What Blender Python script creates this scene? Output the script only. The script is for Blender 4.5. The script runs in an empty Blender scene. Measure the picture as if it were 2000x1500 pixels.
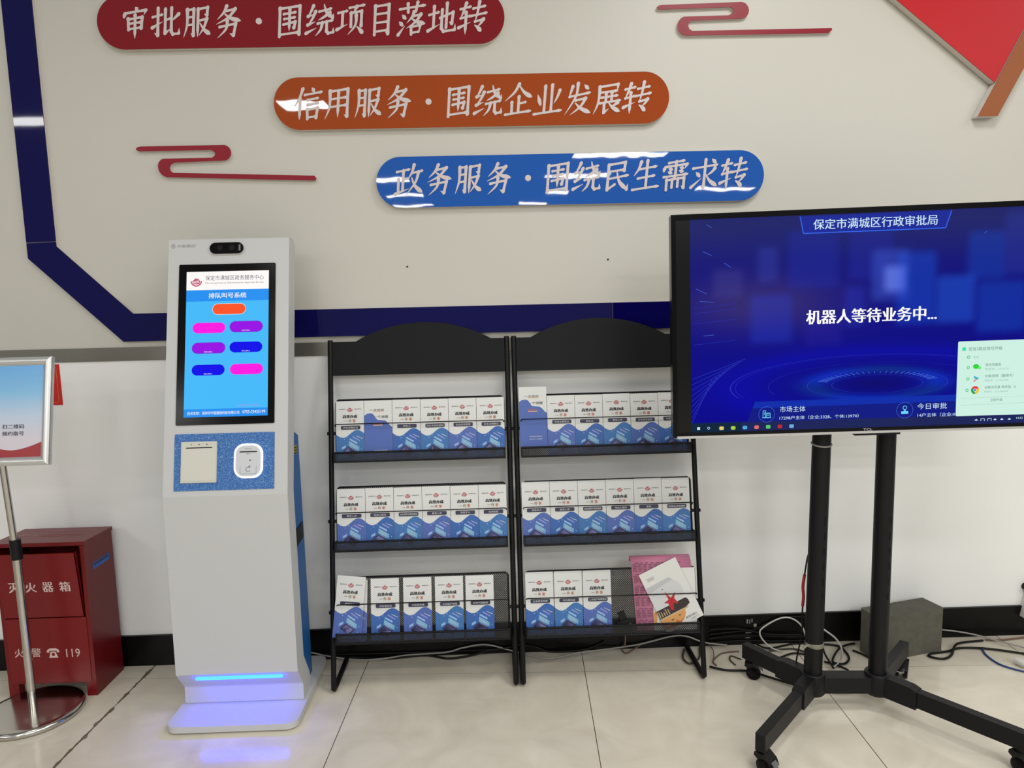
import bpy, bmesh, math, random
from mathutils import Vector, Matrix
sc = bpy.context.scene
COL = sc.collection
R = random.Random(7)

# ------------------------------------------------------------------ camera, world, lights, exposure
F_PX = 1404.0
yaw, pitch, roll = -0.022783, 0.119063, 0.024013
cy, sy, cp, sp = math.cos(yaw), math.sin(yaw), math.cos(pitch), math.sin(pitch)
fwd = Vector((-sy*cp, cy*cp, -sp)); rgt = Vector((cy, sy, 0)); up = rgt.cross(fwd)
r2 = math.cos(roll)*rgt - math.sin(roll)*up
u2 = math.sin(roll)*rgt + math.cos(roll)*up
cam = bpy.data.cameras.new('camera'); cam.sensor_fit = 'HORIZONTAL'; cam.sensor_width = 36.0
cam.lens = 36.0*F_PX/2000.0; cam.clip_start = .05
co = bpy.data.objects.new('camera', cam); COL.objects.link(co)
m = Matrix((r2, u2, -fwd)).transposed().to_4x4(); m.translation = Vector((0, -2.59585, 1.3355))
co.matrix_world = m
sc.camera = co
sc.view_settings.view_transform = 'Standard'; sc.view_settings.look = 'None'
sc.view_settings.gamma = 1.0; sc.view_settings.use_curve_mapping = False
sc.view_settings.exposure = 0.0
w = bpy.data.worlds.new('world'); sc.world = w; w.use_nodes = True
wn = w.node_tree; bg = wn.nodes['Background']; bg.inputs[0].default_value = (1.0, .99, .965, 1)     # bounce of the bright hall, stronger from the front right
wt = wn.nodes.new('ShaderNodeTexCoord'); wd = wn.nodes.new('ShaderNodeVectorMath'); wd.operation = 'DOT_PRODUCT'
wd.inputs[1].default_value = (.22, -.97, .06); wn.links.new(wt.outputs['Generated'], wd.inputs[0])
wr = wn.nodes.new('ShaderNodeMapRange'); wr.inputs['From Min'].default_value = -.3; wr.inputs['From Max'].default_value = 1.0
wr.inputs['To Min'].default_value = .06; wr.inputs['To Max'].default_value = .43
wn.links.new(wd.outputs['Value'], wr.inputs['Value']); wn.links.new(wr.outputs[0], bg.inputs[1])

def panel(x, y, sx, sy_, power, z=3.05, col=(1, .995, .97)):
    l = bpy.data.lights.new('ceiling_panel_light', 'AREA'); l.shape = 'RECTANGLE'; l.size = sx; l.size_y = sy_
    l.energy = power; l.color = col
    o = bpy.data.objects.new('ceiling_panel_light', l); o.location = (x, y, z); COL.objects.link(o); return o
for px, k in ((-3.2, .1), (-1.1, .46), (1.15, 1.8), (3.3, .9)):
    panel(px, -1.35, .6, .6, 13*k)                     # row of square panels close to the wall
    panel(px if px > -3 else -4.4, -2.9, 1.2, .3, 13*k)
    panel(px, -5.55, 1.2, .3, 30*k)
for px, py, sx_ in ((-1.6, -4.0, .4), (4.3, -4.4, 1.2), (-4.3, -4.4, 1.2), (1.6, -6.5, 1.15), (-4.2, -6.5, 1.2), (-1.42, -8.0, .5), (1.25, -8.0, .95), (4.6, -8.0, 1.2), (-1.4, -9.6, .6), (1.1, -9.6, .36), (3.9, -9.6, .95), (-1.4, -10.9, .7), (.75, -10.9, .5)):
    panel(px, py, sx_, .3, 34*sx_)                      # slim panels further back in the hall
# ------------------------------------------------------------------ helpers
def lin(c):
    if isinstance(c, str): c = tuple(int(c[i:i+2], 16) for i in (0, 2, 4))
    return tuple(((v/255)/12.92 if v/255 <= .04045 else ((v/255+.055)/1.055)**2.4) for v in c) + (1,)
_M = {}
def mat(name, col=None, rough=.5, metal=0, spec=.5, emit=None, es=1.0, noise=None, bump=None, coat=0):
    if name in _M: return _M[name]
    mt = bpy.data.materials.new(name); mt.use_nodes = True; nt = mt.node_tree; b = nt.nodes['Principled BSDF']
    c = lin(col) if col is not None else (0, 0, 0, 1)
    b.inputs['Base Color'].default_value = c; b.inputs['Roughness'].default_value = rough
    b.inputs['Metallic'].default_value = metal; b.inputs['Specular IOR Level'].default_value = spec
    if coat: b.inputs['Coat Weight'].default_value = coat; b.inputs['Coat Roughness'].default_value = .03
    if emit is not None:
        b.inputs['Emission Color'].default_value = lin(emit) if not isinstance(emit, tuple) or len(emit) == 3 and max(emit) > 1 else tuple(emit)+(1,)
        b.inputs['Emission Strength'].default_value = es
    tc = None
    if noise:   # (scale, amount)
        tc = nt.nodes.new('ShaderNodeTexCoord'); n = nt.nodes.new('ShaderNodeTexNoise'); n.inputs['Scale'].default_value = noise[0]
        n.inputs['Detail'].default_value = 4
        nt.links.new(tc.outputs['Object'], n.inputs['Vector'])
        mx = nt.nodes.new('ShaderNodeMix'); mx.data_type = 'RGBA'
        mx.inputs[6].default_value = tuple(v*(1-noise[1]) for v in c[:3])+(1,); mx.inputs[7].default_value = tuple(min(1, v*(1+noise[1])) for v in c[:3])+(1,)
        nt.links.new(n.outputs['Fac'], mx.inputs[0]); nt.links.new(mx.outputs[2], b.inputs['Base Color'])
    if bump:    # (scale, strength, distance)
        tc = tc or nt.nodes.new('ShaderNodeTexCoord'); n = nt.nodes.new('ShaderNodeTexNoise'); n.inputs['Scale'].default_value = bump[0]
        n.inputs['Detail'].default_value = 2
        nt.links.new(tc.outputs['Object'], n.inputs['Vector'])
        bp = nt.nodes.new('ShaderNodeBump'); bp.inputs['Strength'].default_value = bump[1]; bp.inputs['Distance'].default_value = bump[2]
        nt.links.new(n.outputs['Fac'], bp.inputs['Height']); nt.links.new(bp.outputs['Normal'], b.inputs['Normal'])
    _M[name] = mt; return mt
def glow(name, col, es=1.0):
    return mat(name, '040404', .3, emit=col, es=es, spec=.06)

class Fr:
    """a flat frame in space: origin, u axis, v axis; w points towards the viewer (u x v)"""
    def __init__(s, o, ux, uy):
        s.o = Vector(o); s.u = Vector(ux).normalized(); s.v = Vector(uy).normalized(); s.n = s.u.cross(s.v).normalized()
    def P(s, u, v, w=0): return s.o + s.u*u + s.v*v + s.n*w
WALL = Fr((0, 0, 0), (1, 0, 0), (0, 0, 1))          # w = distance in front of the wall

class MB:
    def __init__(s): s.v = []; s.f = []; s.mi = []; s.mats = []; s.sm = []
    def _m(s, mt):
        if mt not in s.mats: s.mats.append(mt)
        return s.mats.index(mt)
    def add(s, vs, fs, mt, smooth=False):
        b = len(s.v); s.v += [tuple(p) for p in vs]; i = s._m(mt)
        for f in fs: s.f.append([b+k for k in f]); s.mi.append(i); s.sm.append(smooth)
        return s
    def poly(s, fr, pts, w, mt):
        return s.add([fr.P(u, v, w) for u, v in pts], [list(range(len(pts)))], mt)
    def prism(s, fr, pts, w0, w1, mt, mt_side=None, smooth_side=False):
        n = len(pts)
        a = sum(pts[i][0]*pts[(i+1) % n][1]-pts[(i+1) % n][0]*pts[i][1] for i in range(n))
        if a < 0: pts = pts[::-1]
        s.add([fr.P(u, v, w1) for u, v in pts], [list(range(n))], mt)
        s.add([fr.P(u, v, w0) for u, v in pts], [list(range(n))[::-1]], mt_side or mt)
        s.add([fr.P(u, v, w0) for u, v in pts]+[fr.P(u, v, w1) for u, v in pts], [[i, (i+1) % n, n+(i+1) % n, n+i] for i in range(n)], mt_side or mt, smooth_side)
        return s
    def box(s, fr, u0, u1, v0, v1, w0, w1, mt): return s.prism(fr, [(u0, v0), (u1, v0), (u1, v1), (u0, v1)], w0, w1, mt)
    def rect(s, fr, u0, u1, v0, v1, w, mt): return s.poly(fr, [(u0, v0), (u1, v0), (u1, v1), (u0, v1)], w, mt)
    def tube(s, pts, r, mt, n=10, closed=False, r_end=None):
        pts = [Vector(p) for p in pts]; N = len(pts); rings = []
        t = (pts[1]-pts[0]).normalized(); a = Vector((0, 0, 1)) if abs(t.z) < .9 else Vector((1, 0, 0)); x = t.cross(a).normalized()
        for i, p in enumerate(pts):
            if closed: t = (pts[(i+1) % N]-pts[i-1]).normalized()
            else: t = (pts[min(i+1, N-1)]-pts[max(i-1, 0)]).normalized()
            x = (x-t*x.dot(t)).normalized(); y = t.cross(x)
            rr = r if r_end is None else r+(r_end-r)*i/(N-1)
            rings.append([p+x*(rr*math.cos(2*math.pi*k/n))+y*(rr*math.sin(2*math.pi*k/n)) for k in range(n)])
        vs = [q for g in rings for q in g]; fs = []
        for i in range(N if closed else N-1):
            j = (i+1) % N
            for k in range(n): fs.append([i*n+k, i*n+(k+1) % n, j*n+(k+1) % n, j*n+k])
        s.add(vs, fs, mt, True)
        if not closed:
            s.add(rings[0], [list(range(n))[::-1]], mt); s.add(rings[-1], [list(range(n))], mt)
        return s
    def lathe(s, c, prof, mt, n=48, axis=None):
        """prof: list of (radius, height) about an axis through c"""
        ax = Vector(axis or (0, 0, 1)).normalized(); a = Vector((1, 0, 0)) if abs(ax.x) < .9 else Vector((0, 1, 0))
        x = (a-ax*a.dot(ax)).normalized(); y = ax.cross(x); c = Vector(c); vs = []; fs = []
        for r_, h in prof:
            for k in range(n): vs.append(c+ax*h+x*(r_*math.cos(2*math.pi*k/n))+y*(r_*math.sin(2*math.pi*k/n)))
        for i in range(len(prof)-1):
            for k in range(n): fs.append([i*n+k, i*n+(k+1) % n, (i+1)*n+(k+1) % n, (i+1)*n+k])
        s.add(vs, fs, mt, True)
        if prof[0][0] > 1e-5: s.add(vs[:n], [list(range(n))[::-1]], mt)
        if prof[-1][0] > 1e-5: s.add(vs[-n:], [list(range(n))], mt)
        return s
    def text(s, fr, txt, u, v, h, wd, w, mt, bold=0, shy=0, shx=0, align='c'):
        """u, v: centre (or left for align 'l'); h: ink height; wd: ink width (None keeps the font's)"""
        vs, fs, (x0, x1, y0, y1) = glyphs(txt)
        k = h/(y1-y0); kx = k if wd is None else wd/(x1-x0); cx = (x0+x1)/2 if align == 'c' else x0; cyy = (y0+y1)/2
        for q, d in enumerate((0,) if not bold else (-bold, -bold/3, bold/3, bold)):
            pts = []; w += .0001*(q > 0)
            for x, y in vs:
                X, Y = (x-cx)*kx+d*h, (y-cyy)*k
                pts.append(fr.P(u+X+shx*Y, v+Y+shy*X, w))
            s.add(pts, fs, mt)
        return s
    def build(s, name, parent=None, bevel=0, seg=2, loc=None):
        me = bpy.data.meshes.new(name)
        org = Vector(loc) if loc is not None else (Vector(parent['_org']) if parent is not None else Vector((0, 0, 0)))
        me.from_pydata([tuple(Vector(p)-org) for p in s.v], [], s.f)
        for mt in s.mats: me.materials.append(mt)
        me.polygons.foreach_set('material_index', s.mi); me.polygons.foreach_set('use_smooth', s.sm)
        me.update()
        o = bpy.data.objects.new(name, me); COL.objects.link(o)
        if parent is not None:
            o.parent = parent
            if parent.type == 'MESH' or loc is not None: o.location = org-Vector(parent['_org'])
        else: o.location = org
        o['_org'] = tuple(org)
        if bevel:
            b = o.modifiers.new('bevel', 'BEVEL'); b.width = bevel; b.segments = seg; b.limit_method = 'ANGLE'; b.angle_limit = math.radians(40)
        return o
_G = {}
def glyphs(txt):
    if txt in _G: return _G[txt]
    c = bpy.data.curves.new('t', 'FONT'); c.body = txt; c.resolution_u = 2
    o = bpy.data.objects.new('t', c); me = bpy.data.meshes.new_from_object(o)
    vs = [(q.co.x, q.co.y) for q in me.vertices]; fs = [list(p.vertices) for p in me.polygons]
    bpy.data.objects.remove(o); bpy.data.meshes.remove(me)
    xs = [q[0] for q in vs]; ys = [q[1] for q in vs]
    _G[txt] = (vs, fs, (min(xs), max(xs), min(ys), max(ys))); return _G[txt]

def thing(name, label, cat, loc, group=None):
    o = bpy.data.objects.new(name, None); o.empty_display_size = .05; COL.objects.link(o); o.location = loc; o['_org'] = tuple(loc)
    return tag(o, label, cat, group)
def tag(o, label, cat, group=None, kind=None):
    o['label'] = label; o['category'] = cat
    if group: o['group'] = group
    if kind: o['kind'] = kind
    return o
def struct(o): o['kind'] = 'structure'; return o
def pill(u0, u1, v0, v1, n=16):
    r = (v1-v0)/2; c = (v0+v1)/2; pts = []
    for k in range(n+1): a = -math.pi/2+math.pi*k/n; pts.append((u1-r+r*math.cos(a), c+r*math.sin(a)))
    for k in range(n+1): a = math.pi/2+math.pi*k/n; pts.append((u0+r+r*math.cos(a), c+r*math.sin(a)))
    return pts
def rrect(u0, u1, v0, v1, r, n=6):
    pts = []
    for (cx, cyy, a0) in ((u1-r, v0+r, -90), (u1-r, v1-r, 0), (u0+r, v1-r, 90), (u0+r, v0+r, 180)):
        for k in range(n+1): a = math.radians(a0+90*k/n); pts.append((cx+r*math.cos(a), cyy+r*math.sin(a)))
    return pts
def circ(u, v, r, n=24, ry=None): return [(u+r*math.cos(2*math.pi*k/n), v+(ry or r)*math.sin(2*math.pi*k/n)) for k in range(n)]
def ring(mb, fr, u, v, r0, r1, w, mt, n=40, sq=1, a0=0, a1=360):
    vs = []; fs = []
    for k in range(n+1):
        a = math.radians(a0+(a1-a0)*k/n)
        vs += [fr.P(u+r0*math.cos(a), v+r0*sq*math.sin(a), w), fr.P(u+r1*math.cos(a), v+r1*sq*math.sin(a), w)]
    for k in range(n): fs.append([2*k, 2*k+1, 2*k+3, 2*k+2])
    mb.add(vs, fs, mt)
def line(mb, fr, p, q, wd, w, mt):
    dx, dy = q[0]-p[0], q[1]-p[1]; L = math.hypot(dx, dy) or 1e-6; nx, ny = -dy/L*wd/2, dx/L*wd/2
    mb.poly(fr, [(p[0]-nx, p[1]-ny), (q[0]-nx, q[1]-ny), (q[0]+nx, q[1]+ny), (p[0]+nx, p[1]+ny)], w, mt)
def spline(pts, sub=8, closed=False):
    pts = [Vector(p) for p in pts]; out = []; n = len(pts)
    rng = range(n) if closed else range(n-1)
    for i in rng:
        if closed: p0, p1, p2, p3 = pts[i-1], pts[i], pts[(i+1) % n], pts[(i+2) % n]
        else: p0, p1, p2, p3 = pts[max(i-1, 0)], pts[i], pts[i+1], pts[min(i+2, n-1)]
        for k in range(sub):
            t = k/sub
            out.append(.5*((2*p1)+(p2-p0)*t+(2*p0-5*p1+4*p2-p3)*t*t+(3*p1-p0-3*p2+p3)*t**3))
    if not closed: out.append(pts[-1])
    return out

# ------------------------------------------------------------------ materials of the place
M_wall = mat('wall_paint', (199, 196, 186), .38, spec=.35, noise=(1.3, .03)); M_wall2 = mat('wall_paint_lower', (236, 236, 233), .45, spec=.3, noise=(1.6, .03))
M_white = mat('white_coated_metal', (196, 196, 195), .45)
M_black = mat('black_powder_coat', '0c0c0e', .45, spec=.25)
M_black2 = mat('black_satin_panel', '121315', .55, spec=.18)
M_pvc = mat('white_foam_board', (212, 205, 198), .6)
M_chrome = mat('brushed_stainless', (196, 193, 186), .16, metal=1)
M_rubber = mat('black_rubber', '09090a', .5, spec=.3)
M_glossblack = mat('gloss_black', '050506', .15, spec=.16)

def floor_material():
    mt = bpy.data.materials.new('cream_polished_tile'); mt.use_nodes = True; nt = mt.node_tree; N = nt.nodes; L = nt.links
    b = N['Principled BSDF']; g = N.new('ShaderNodeNewGeometry'); mp = N.new('ShaderNodeVectorRotate'); mp.rotation_type = 'Z_AXIS'
    mp.inputs['Angle'].default_value = 0.0389933
    L.new(g.outputs['Position'], mp.inputs['Vector']); sx = N.new('ShaderNodeSeparateXYZ'); L.new(mp.outputs[0], sx.inputs[0])
    def math_(op, a, bb=None):
        n = N.new('ShaderNodeMath'); n.operation = op
        for i, q in enumerate((a, bb)):
            if q is None: continue
            if isinstance(q, (int, float)): n.inputs[i].default_value = q
            else: L.new(q, n.inputs[i])
        return n.outputs[0]
    def dist(s, off):
        t = math_('ADD', math_('DIVIDE', math_('SUBTRACT', s, off), .8), 100.5)
        return math_('MULTIPLY', math_('ABSOLUTE', math_('SUBTRACT', math_('FRACT', t), .5)), .8)
    dx = dist(sx.outputs['X'], .298); dy = dist(sx.outputs['Y'], -.1548)
    seam = math_('MAXIMUM', math_('LESS_THAN', dx, .0013), math_('MULTIPLY', math_('LESS_THAN', dy, .0011), .55))
    # broken dirty joint: wider towards the left seam
    nz = N.new('ShaderNodeTexNoise'); nz.inputs['Scale'].default_value = 22; nz.inputs['Detail'].default_value = 3
    L.new(mp.outputs[0], nz.inputs['Vector'])
    left = math_('MULTIPLY', math_('LESS_THAN', sx.outputs['X'], -1.2), math_('LESS_THAN', dx, math_('MULTIPLY', math_('POWER', nz.outputs['Fac'], 3), .035)))
    seam = math_('MAXIMUM', seam, math_('MULTIPLY', left, .8))
    n1 = N.new('ShaderNodeTexNoise'); n1.inputs['Scale'].default_value = 5; n1.inputs['Detail'].default_value = 8; n1.inputs['Distortion'].default_value = 1.2
    L.new(mp.outputs[0], n1.inputs['Vector'])
    cr = N.new('ShaderNodeValToRGB'); cr.color_ramp.elements[0].position = .3; cr.color_ramp.elements[1].position = .72
    cr.color_ramp.elements[0].color = lin((204, 195, 177)); cr.color_ramp.elements[1].color = lin((222, 214, 197))
    L.new(n1.outputs['Fac'], cr.inputs[0])
    mx = N.new('ShaderNodeMix'); mx.data_type = 'RGBA'; L.new(seam, mx.inputs[0]); L.new(cr.outputs[0], mx.inputs[6]); mx.inputs[7].default_value = lin((74, 62, 50))
    L.new(mx.outputs[2], b.inputs['Base Color'])
    b.inputs['Roughness'].default_value = .13; b.inputs['Specular IOR Level'].default_value = .42
    return mt

# ------------------------------------------------------------------ room shell
mb = MB(); mb.box(Fr((0, 0, 0), (1, 0, 0), (0, 1, 0)), -4, 4.5, -7, .1, -.1, 0, floor_material()); struct(mb.build('floor'))
mb = MB(); mb.box(WALL, -4, 4.5, 1.17, 3.3, -.1, 0, M_wall); mb.box(WALL, -4, 4.5, 0, 1.17, -.1, 0, M_wall2); struct(mb.build('wall_back'))
mb = MB(); mb.box(WALL, -4, 4.5, 0, .117, 0, .011, mat('black_granite', '0a0909', .3, spec=.2, noise=(9, .5)))
M_pale = mat('pale_scuff', (150, 148, 140), .6)
for a, b_, c_, d_ in ((.93, .935, .085, .102), (.94, .943, .083, .1), (.948, .952, .089, .103), (.957, .968, .07, .083), (.928, .945, .056, .059), (.926, .948, .046, .049), (.93, .95, .036, .039), (.926, .944, .026, .029)):
    mb.rect(WALL, a, b_, c_, d_, .0114, M_pale)
struct(mb.build('baseboard_back'))
mb = MB(); mb.box(WALL, -4, 4.5, 1.146, 1.194, 0, .005, mat('steel_strip_metal', (150, 147, 138), .3, metal=1, noise=(3, .25))); struct(mb.build('trim_1'))

# ------------------------------------------------------------------ wall ornaments
def acrylic(name, col): return mat(name, col, .02, spec=.42, bump=(7, .06, .004))
A_navy = mat('navy_acrylic', (9, 7, 74), .03, spec=.24, bump=(4, .05, .004))
outer = [(-1.62, 2.75), (-1.617, 1.512), (-1.314, 1.2145), (2.2, 1.2145)]
inner = [(2.2, 1.3105), (-1.272, 1.3125), (-1.516, 1.552), (-1.519, 2.75)]
t = thing('wall_band', 'long navy blue acrylic band bending along the wall behind the kiosk and racks', 'wall decoration', (-1.3, 0, 1.2145))
mb = MB(); mb.prism(WALL, outer+inner, 0, .012, M_pvc); mb.build('backing_board', t)
mb = MB()
mb.prism(WALL, [(-1.62, 2.75), (-1.6174, 1.5665), (-1.5163, 1.569), (-1.519, 2.75)], .012, .0155, A_navy)
mb.prism(WALL, [(-1.6173, 1.5645), (-1.617, 1.512), (-1.314, 1.2145), (.425, 1.2145), (.425, 1.3105), (-1.272, 1.3125), (-1.516, 1.552), (-1.5163, 1.567)], .012, .0155, A_navy)
mb.prism(WALL, [(.4265, 1.2145), (2.2, 1.2145), (2.2, 1.3105), (.4265, 1.3105)], .012, .0155, A_navy)
mb.build('face_panel', t)
L_pale = mat('pale_lettering', (208, 196, 194), .45)
# brush lettering of the slogans: strokes on a 100 x 100 grid (y down); h bar, v post, t tapering post, p left sweep, n right sweep, d dot, r rising flick, g folded stroke with a hook
KAI = {
'审': 'd50,3,56,11;d16,16,12,29;g14,19,86,14,79,28;v26,36,28,69;g26,38,74,34,71,67;h30,51,70,49;h30,67,71,65;t50,27,50,98',
'批': 'h4,30,37,25;g22,5,22,86,10,78;r3,62,39,46;h47,43,63,39;g47,10,47,82,65,70;p92,28,69,47;g68,8,68,78,74,87,94,86,95,70',
'服': 'p16,10,16,55,5,93;g16,12,38,10,38,89,29,82;h18,34,37,33;h17,57,37,56;g53,12,85,9,83,32,73,28;t53,12,53,96;g54,47,83,43;p83,43,74,68,57,92;n60,54,76,76,97,91',
'务': 'p44,3,34,22,13,41;g40,18,73,14;p73,14,50,38,10,55;n36,24,58,40,94,51;g22,64,77,58,70,93,57,86;p48,48,44,72,16,97',
'围': 'v16,10,17,95;g16,12,84,8,84,93,77,88;h18,90,83,87;h30,29,71,26;h32,44,69,41;g30,60,70,55,66,73,59,69;t50,17,50,82',
'绕': 'p25,5,17,22,8,35;r8,35,27,31;p33,23,22,45,8,61;r8,61,34,53;r3,86,38,72;h46,24,87,18;n62,4,70,26,92,46;r92,46,95,34;p82,30,62,42,43,50;h42,60,93,54;p58,59,52,80,35,97;g73,57,73,85,79,92,96,90,96,76',
'项': 'h6,26,37,22;v21,26,21,67;r3,76,39,62;h44,14,95,9;p69,12,59,28;v50,30,51,71;g50,30,86,27,86,71;p68,38,66,68,41,95;n72,73,82,82,94,96',
'目': 'v27,8,28,95;g27,10,74,7,74,95,65,89;h28,34,73,32;h28,60,73,58;h28,86,73,84',
'落': 'h7,18,93,12;v34,4,36,29;v67,2,62,28;d16,36,27,47;d7,56,18,67;r5,95,27,69;p56,30,50,44,33,62;g52,43,80,39;p80,39,62,61,32,78;n48,48,66,60,97,69;v48,74,50,97;g48,75,80,71,76,95;h50,93,77,91',
'地': 'h4,36,37,30;v20,12,20,75;r2,84,41,67;g42,48,86,34,83,68,73,62;v64,6,64,79;g48,24,48,80,56,90,94,88,95,70',
'转': 'h6,20,41,15;p25,4,16,30,8,48;h8,48,41,43;t26,32,26,98;r3,76,43,62;h50,22,91,17;h44,44,97,38;p70,3,65,36,58,62;g58,62,87,57;p87,57,80,67,67,80;n58,73,68,80,82,94',
'信': 'p30,3,20,30,3,55;t22,33,22,98;d62,2,69,12;h38,22,97,17;h48,38,85,35;h48,53,85,50;v48,68,50,97;g48,69,84,65,80,95;h50,93,80,91',
'用': 'p20,10,20,60,5,96;g20,12,82,8,82,93,71,87;h21,36,80,33;h20,60,80,57;t50,12,50,94',
'企': 'p50,1,34,26,3,50;n50,4,70,28,98,45;v52,40,52,88;h54,61,77,58;v28,56,29,88;h7,92,95,87',
'业': 'v38,8,38,87;v62,6,62,87;d13,33,24,63;p89,25,82,44,71,64;h3,92,98,87',
'发': 'p29,10,24,26,19,41;h20,41,91,33;p47,2,42,42,7,96;d70,8,83,20;g42,54,77,50;p77,50,60,75,26,98;n42,62,62,80,98,97',
'展': 'g20,12,84,8,82,30;h20,30,82,28;p20,12,18,60,3,96;h28,46,85,43;h24,63,95,59;v44,36,44,61;v64,34,64,60;g39,64,40,93,57,82;p87,66,63,79;n54,63,70,80,97,95',
'政': 'h5,20,49,15;v28,18,28,80;h28,46,47,43;v12,44,13,85;r3,90,51,76;p64,3,58,26,45,46;h58,28,95,23;p81,26,72,58,41,96;n58,42,72,70,99,93',
'民': 'g20,12,78,8,76,34;h20,34,76,31;g20,12,20,91,45,76;h20,57,91,50;n50,34,61,68,89,95;r89,95,93,77',
'生': 'p30,5,22,28,7,48;h26,28,85,23;h22,57,81,52;v52,3,52,89;h5,92,97,87',
'需': 'h24,10,79,6;d12,19,8,34;g12,22,90,18,81,33;v50,8,50,45;d25,28,36,32;d23,38,35,43;d64,27,75,30;d62,37,75,41;h9,54,93,50;p49,53,42,65;v20,64,21,96;g20,65,82,61,82,93,73,87;v40,64,40,89;v60,63,60,88',
'求': 'h7,28,93,22;g50,3,50,91,37,84;d19,41,32,54;r5,88,41,60;p85,33,75,44,57,55;n54,50,70,72,98,91;d72,3,85,15',
}
KW = {'h': ((0, 7.5), (.12, 5.6), (.8, 5.6), (.93, 9), (1, 5)), 'v': ((0, 10), (.15, 7.8), (.8, 7.6), (1, 8.2)), 't': ((0, 10), (.12, 7.8), (.75, 8), (1, .8)), 'p': ((0, 10.5), (.2, 8.2), (.6, 6), (1, .8)),
      'n': ((0, 2.8), (.35, 6), (.78, 12), (1, 1.2)), 'd': ((0, 2.5), (.6, 11), (1, 7)), 'r': ((0, 9.5), (.3, 6.5), (1, .8))}
def brush(mb, fr, ch, u, v, sx, sy, w, mt, shy, shx):
    k = 0
    def put(pts):
        nonlocal k
        out = []
        for x, y in pts:
            X, Y = (x-50)/100*sx, (50-y)/100*sy; out.append(fr.P(u+X+shx*Y, v+Y+shy*X, w+k*1.4e-5))
        mb.add(out, [list(range(len(out)))], mt); k += 1
    def run(P, W):       # one band along P with widths W, as quads with round ends
        L_, R_ = [], []
        for i in range(len(P)):
            a = P[max(i-1, 0)]; b = P[min(i+1, len(P)-1)]; dx, dy = b[0]-a[0], b[1]-a[1]; l = math.hypot(dx, dy) or 1; nx, ny = -dy/l*W[i]/2, dx/l*W[i]/2
            L_.append((P[i][0]+nx, P[i][1]+ny)); R_.append((P[i][0]-nx, P[i][1]-ny))
        for i in range(len(P)-1): put([L_[i], L_[i+1], R_[i+1], R_[i]])
        for e in (0, -1):
            if W[e] > 2: put([(P[e][0]+W[e]/2*math.cos(t), P[e][1]-W[e]/2*math.sin(t)) for t in [2*math.pi*q/10 for q in range(10)]])
    def prof(t, q):
        for (a, wa), (b, wb) in zip(q, q[1:]):
            if t <= b: return wa+(wb-wa)*(t-a)/(b-a)
        return q[-1][1]
    for s in KAI[ch].split(';'):
        c = s[0]; n = [float(q) for q in s[1:].split(',')]; P = list(zip(n[::2], n[1::2]))
        if c == 'g':
            N = len(P)
            for i in range(N-1):
                last = i == N-2 and N > 2 and math.hypot(P[i+1][0]-P[i][0], P[i+1][1]-P[i][1]) < 26
                flat = abs(P[i+1][1]-P[i][1]) < abs(P[i+1][0]-P[i][0])
                b = 6 if flat else 7.8
                A, B = P[i], P[i+1]; seg = [(A[0]+(B[0]-A[0])*t/6, A[1]+(B[1]-A[1])*t/6) for t in range(7)]
                Wd = [b+1.5, b+.5, b, b, b, b+.6, b+2] if not last else [8.5, 7.5, 6, 4.8, 3.4, 2, .6]
                run(seg, [q*1.22 for q in Wd])
        else:
            if len(P) > 2:
                sp = spline([Vector((a, b, 0)) for a, b in P], 6); P = [(q.x, q.y) for q in sp]
            else: P = [(P[0][0]+(P[1][0]-P[0][0])*t/12, P[0][1]+(P[1][1]-P[0][1])*t/12) for t in range(13)]
            run(P, [1.22*prof(i/(len(P)-1), KW[c]) for i in range(len(P))])
def banner(lab, col, u0, u1, zc, txt, t0, t1, dot, zt):
    t = thing('slogan_banner', lab, 'wall sign', ((u0+u1)/2, 0, zc-.0865), 'slogan banners on the wall')
    mb = MB(); mb.prism(WALL, pill(u0, u1, zc-.0865, zc+.0865, 24), 0, .017, M_pvc, smooth_side=False); mb.build('backing_board', t)
    mb = MB(); mb.prism(WALL, pill(u0, u1, zc-.0865, zc+.0865, 24), .017, .0205, acrylic(col[0], col[1])); mb.build('face_panel', t)
    mb = MB(); n = len(txt); ps = (t1-t0)/(n-.15); 
    for i, ch in enumerate(txt):
        uc = t0+ps*(i+.42)
        if ch == '·': mb.prism(WALL, circ(uc, zt, .0105), .0205, .022, L_pale)
        else:
            brush(mb, WALL, ch, uc, zt, ps*.96, .107, .0211, L_pale, .075, .1)
    mb.build('lettering', t); return t
banner('dark red rounded slogan banner, topmost of the three on the wall', ('red_acrylic', (128, 12, 24)), -1.306, .063, 2.286, '审批服务·围绕项目落地转', -1.222, .0, 0, 2.283)
banner('orange rounded slogan banner between the red and the blue one', ('orange_acrylic', (158, 66, 12)), -.733, .627, 2.013, '信用服务·围绕企业发展转', -.66, .56, 0, 2.012)
banner('blue rounded slogan banner, lowest of the three on the wall', ('blue_acrylic', (24, 86, 172)), -.396, .963, 1.744, '政务服务·围绕民生需求转', -.325, .9, 0, 1.75)

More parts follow.
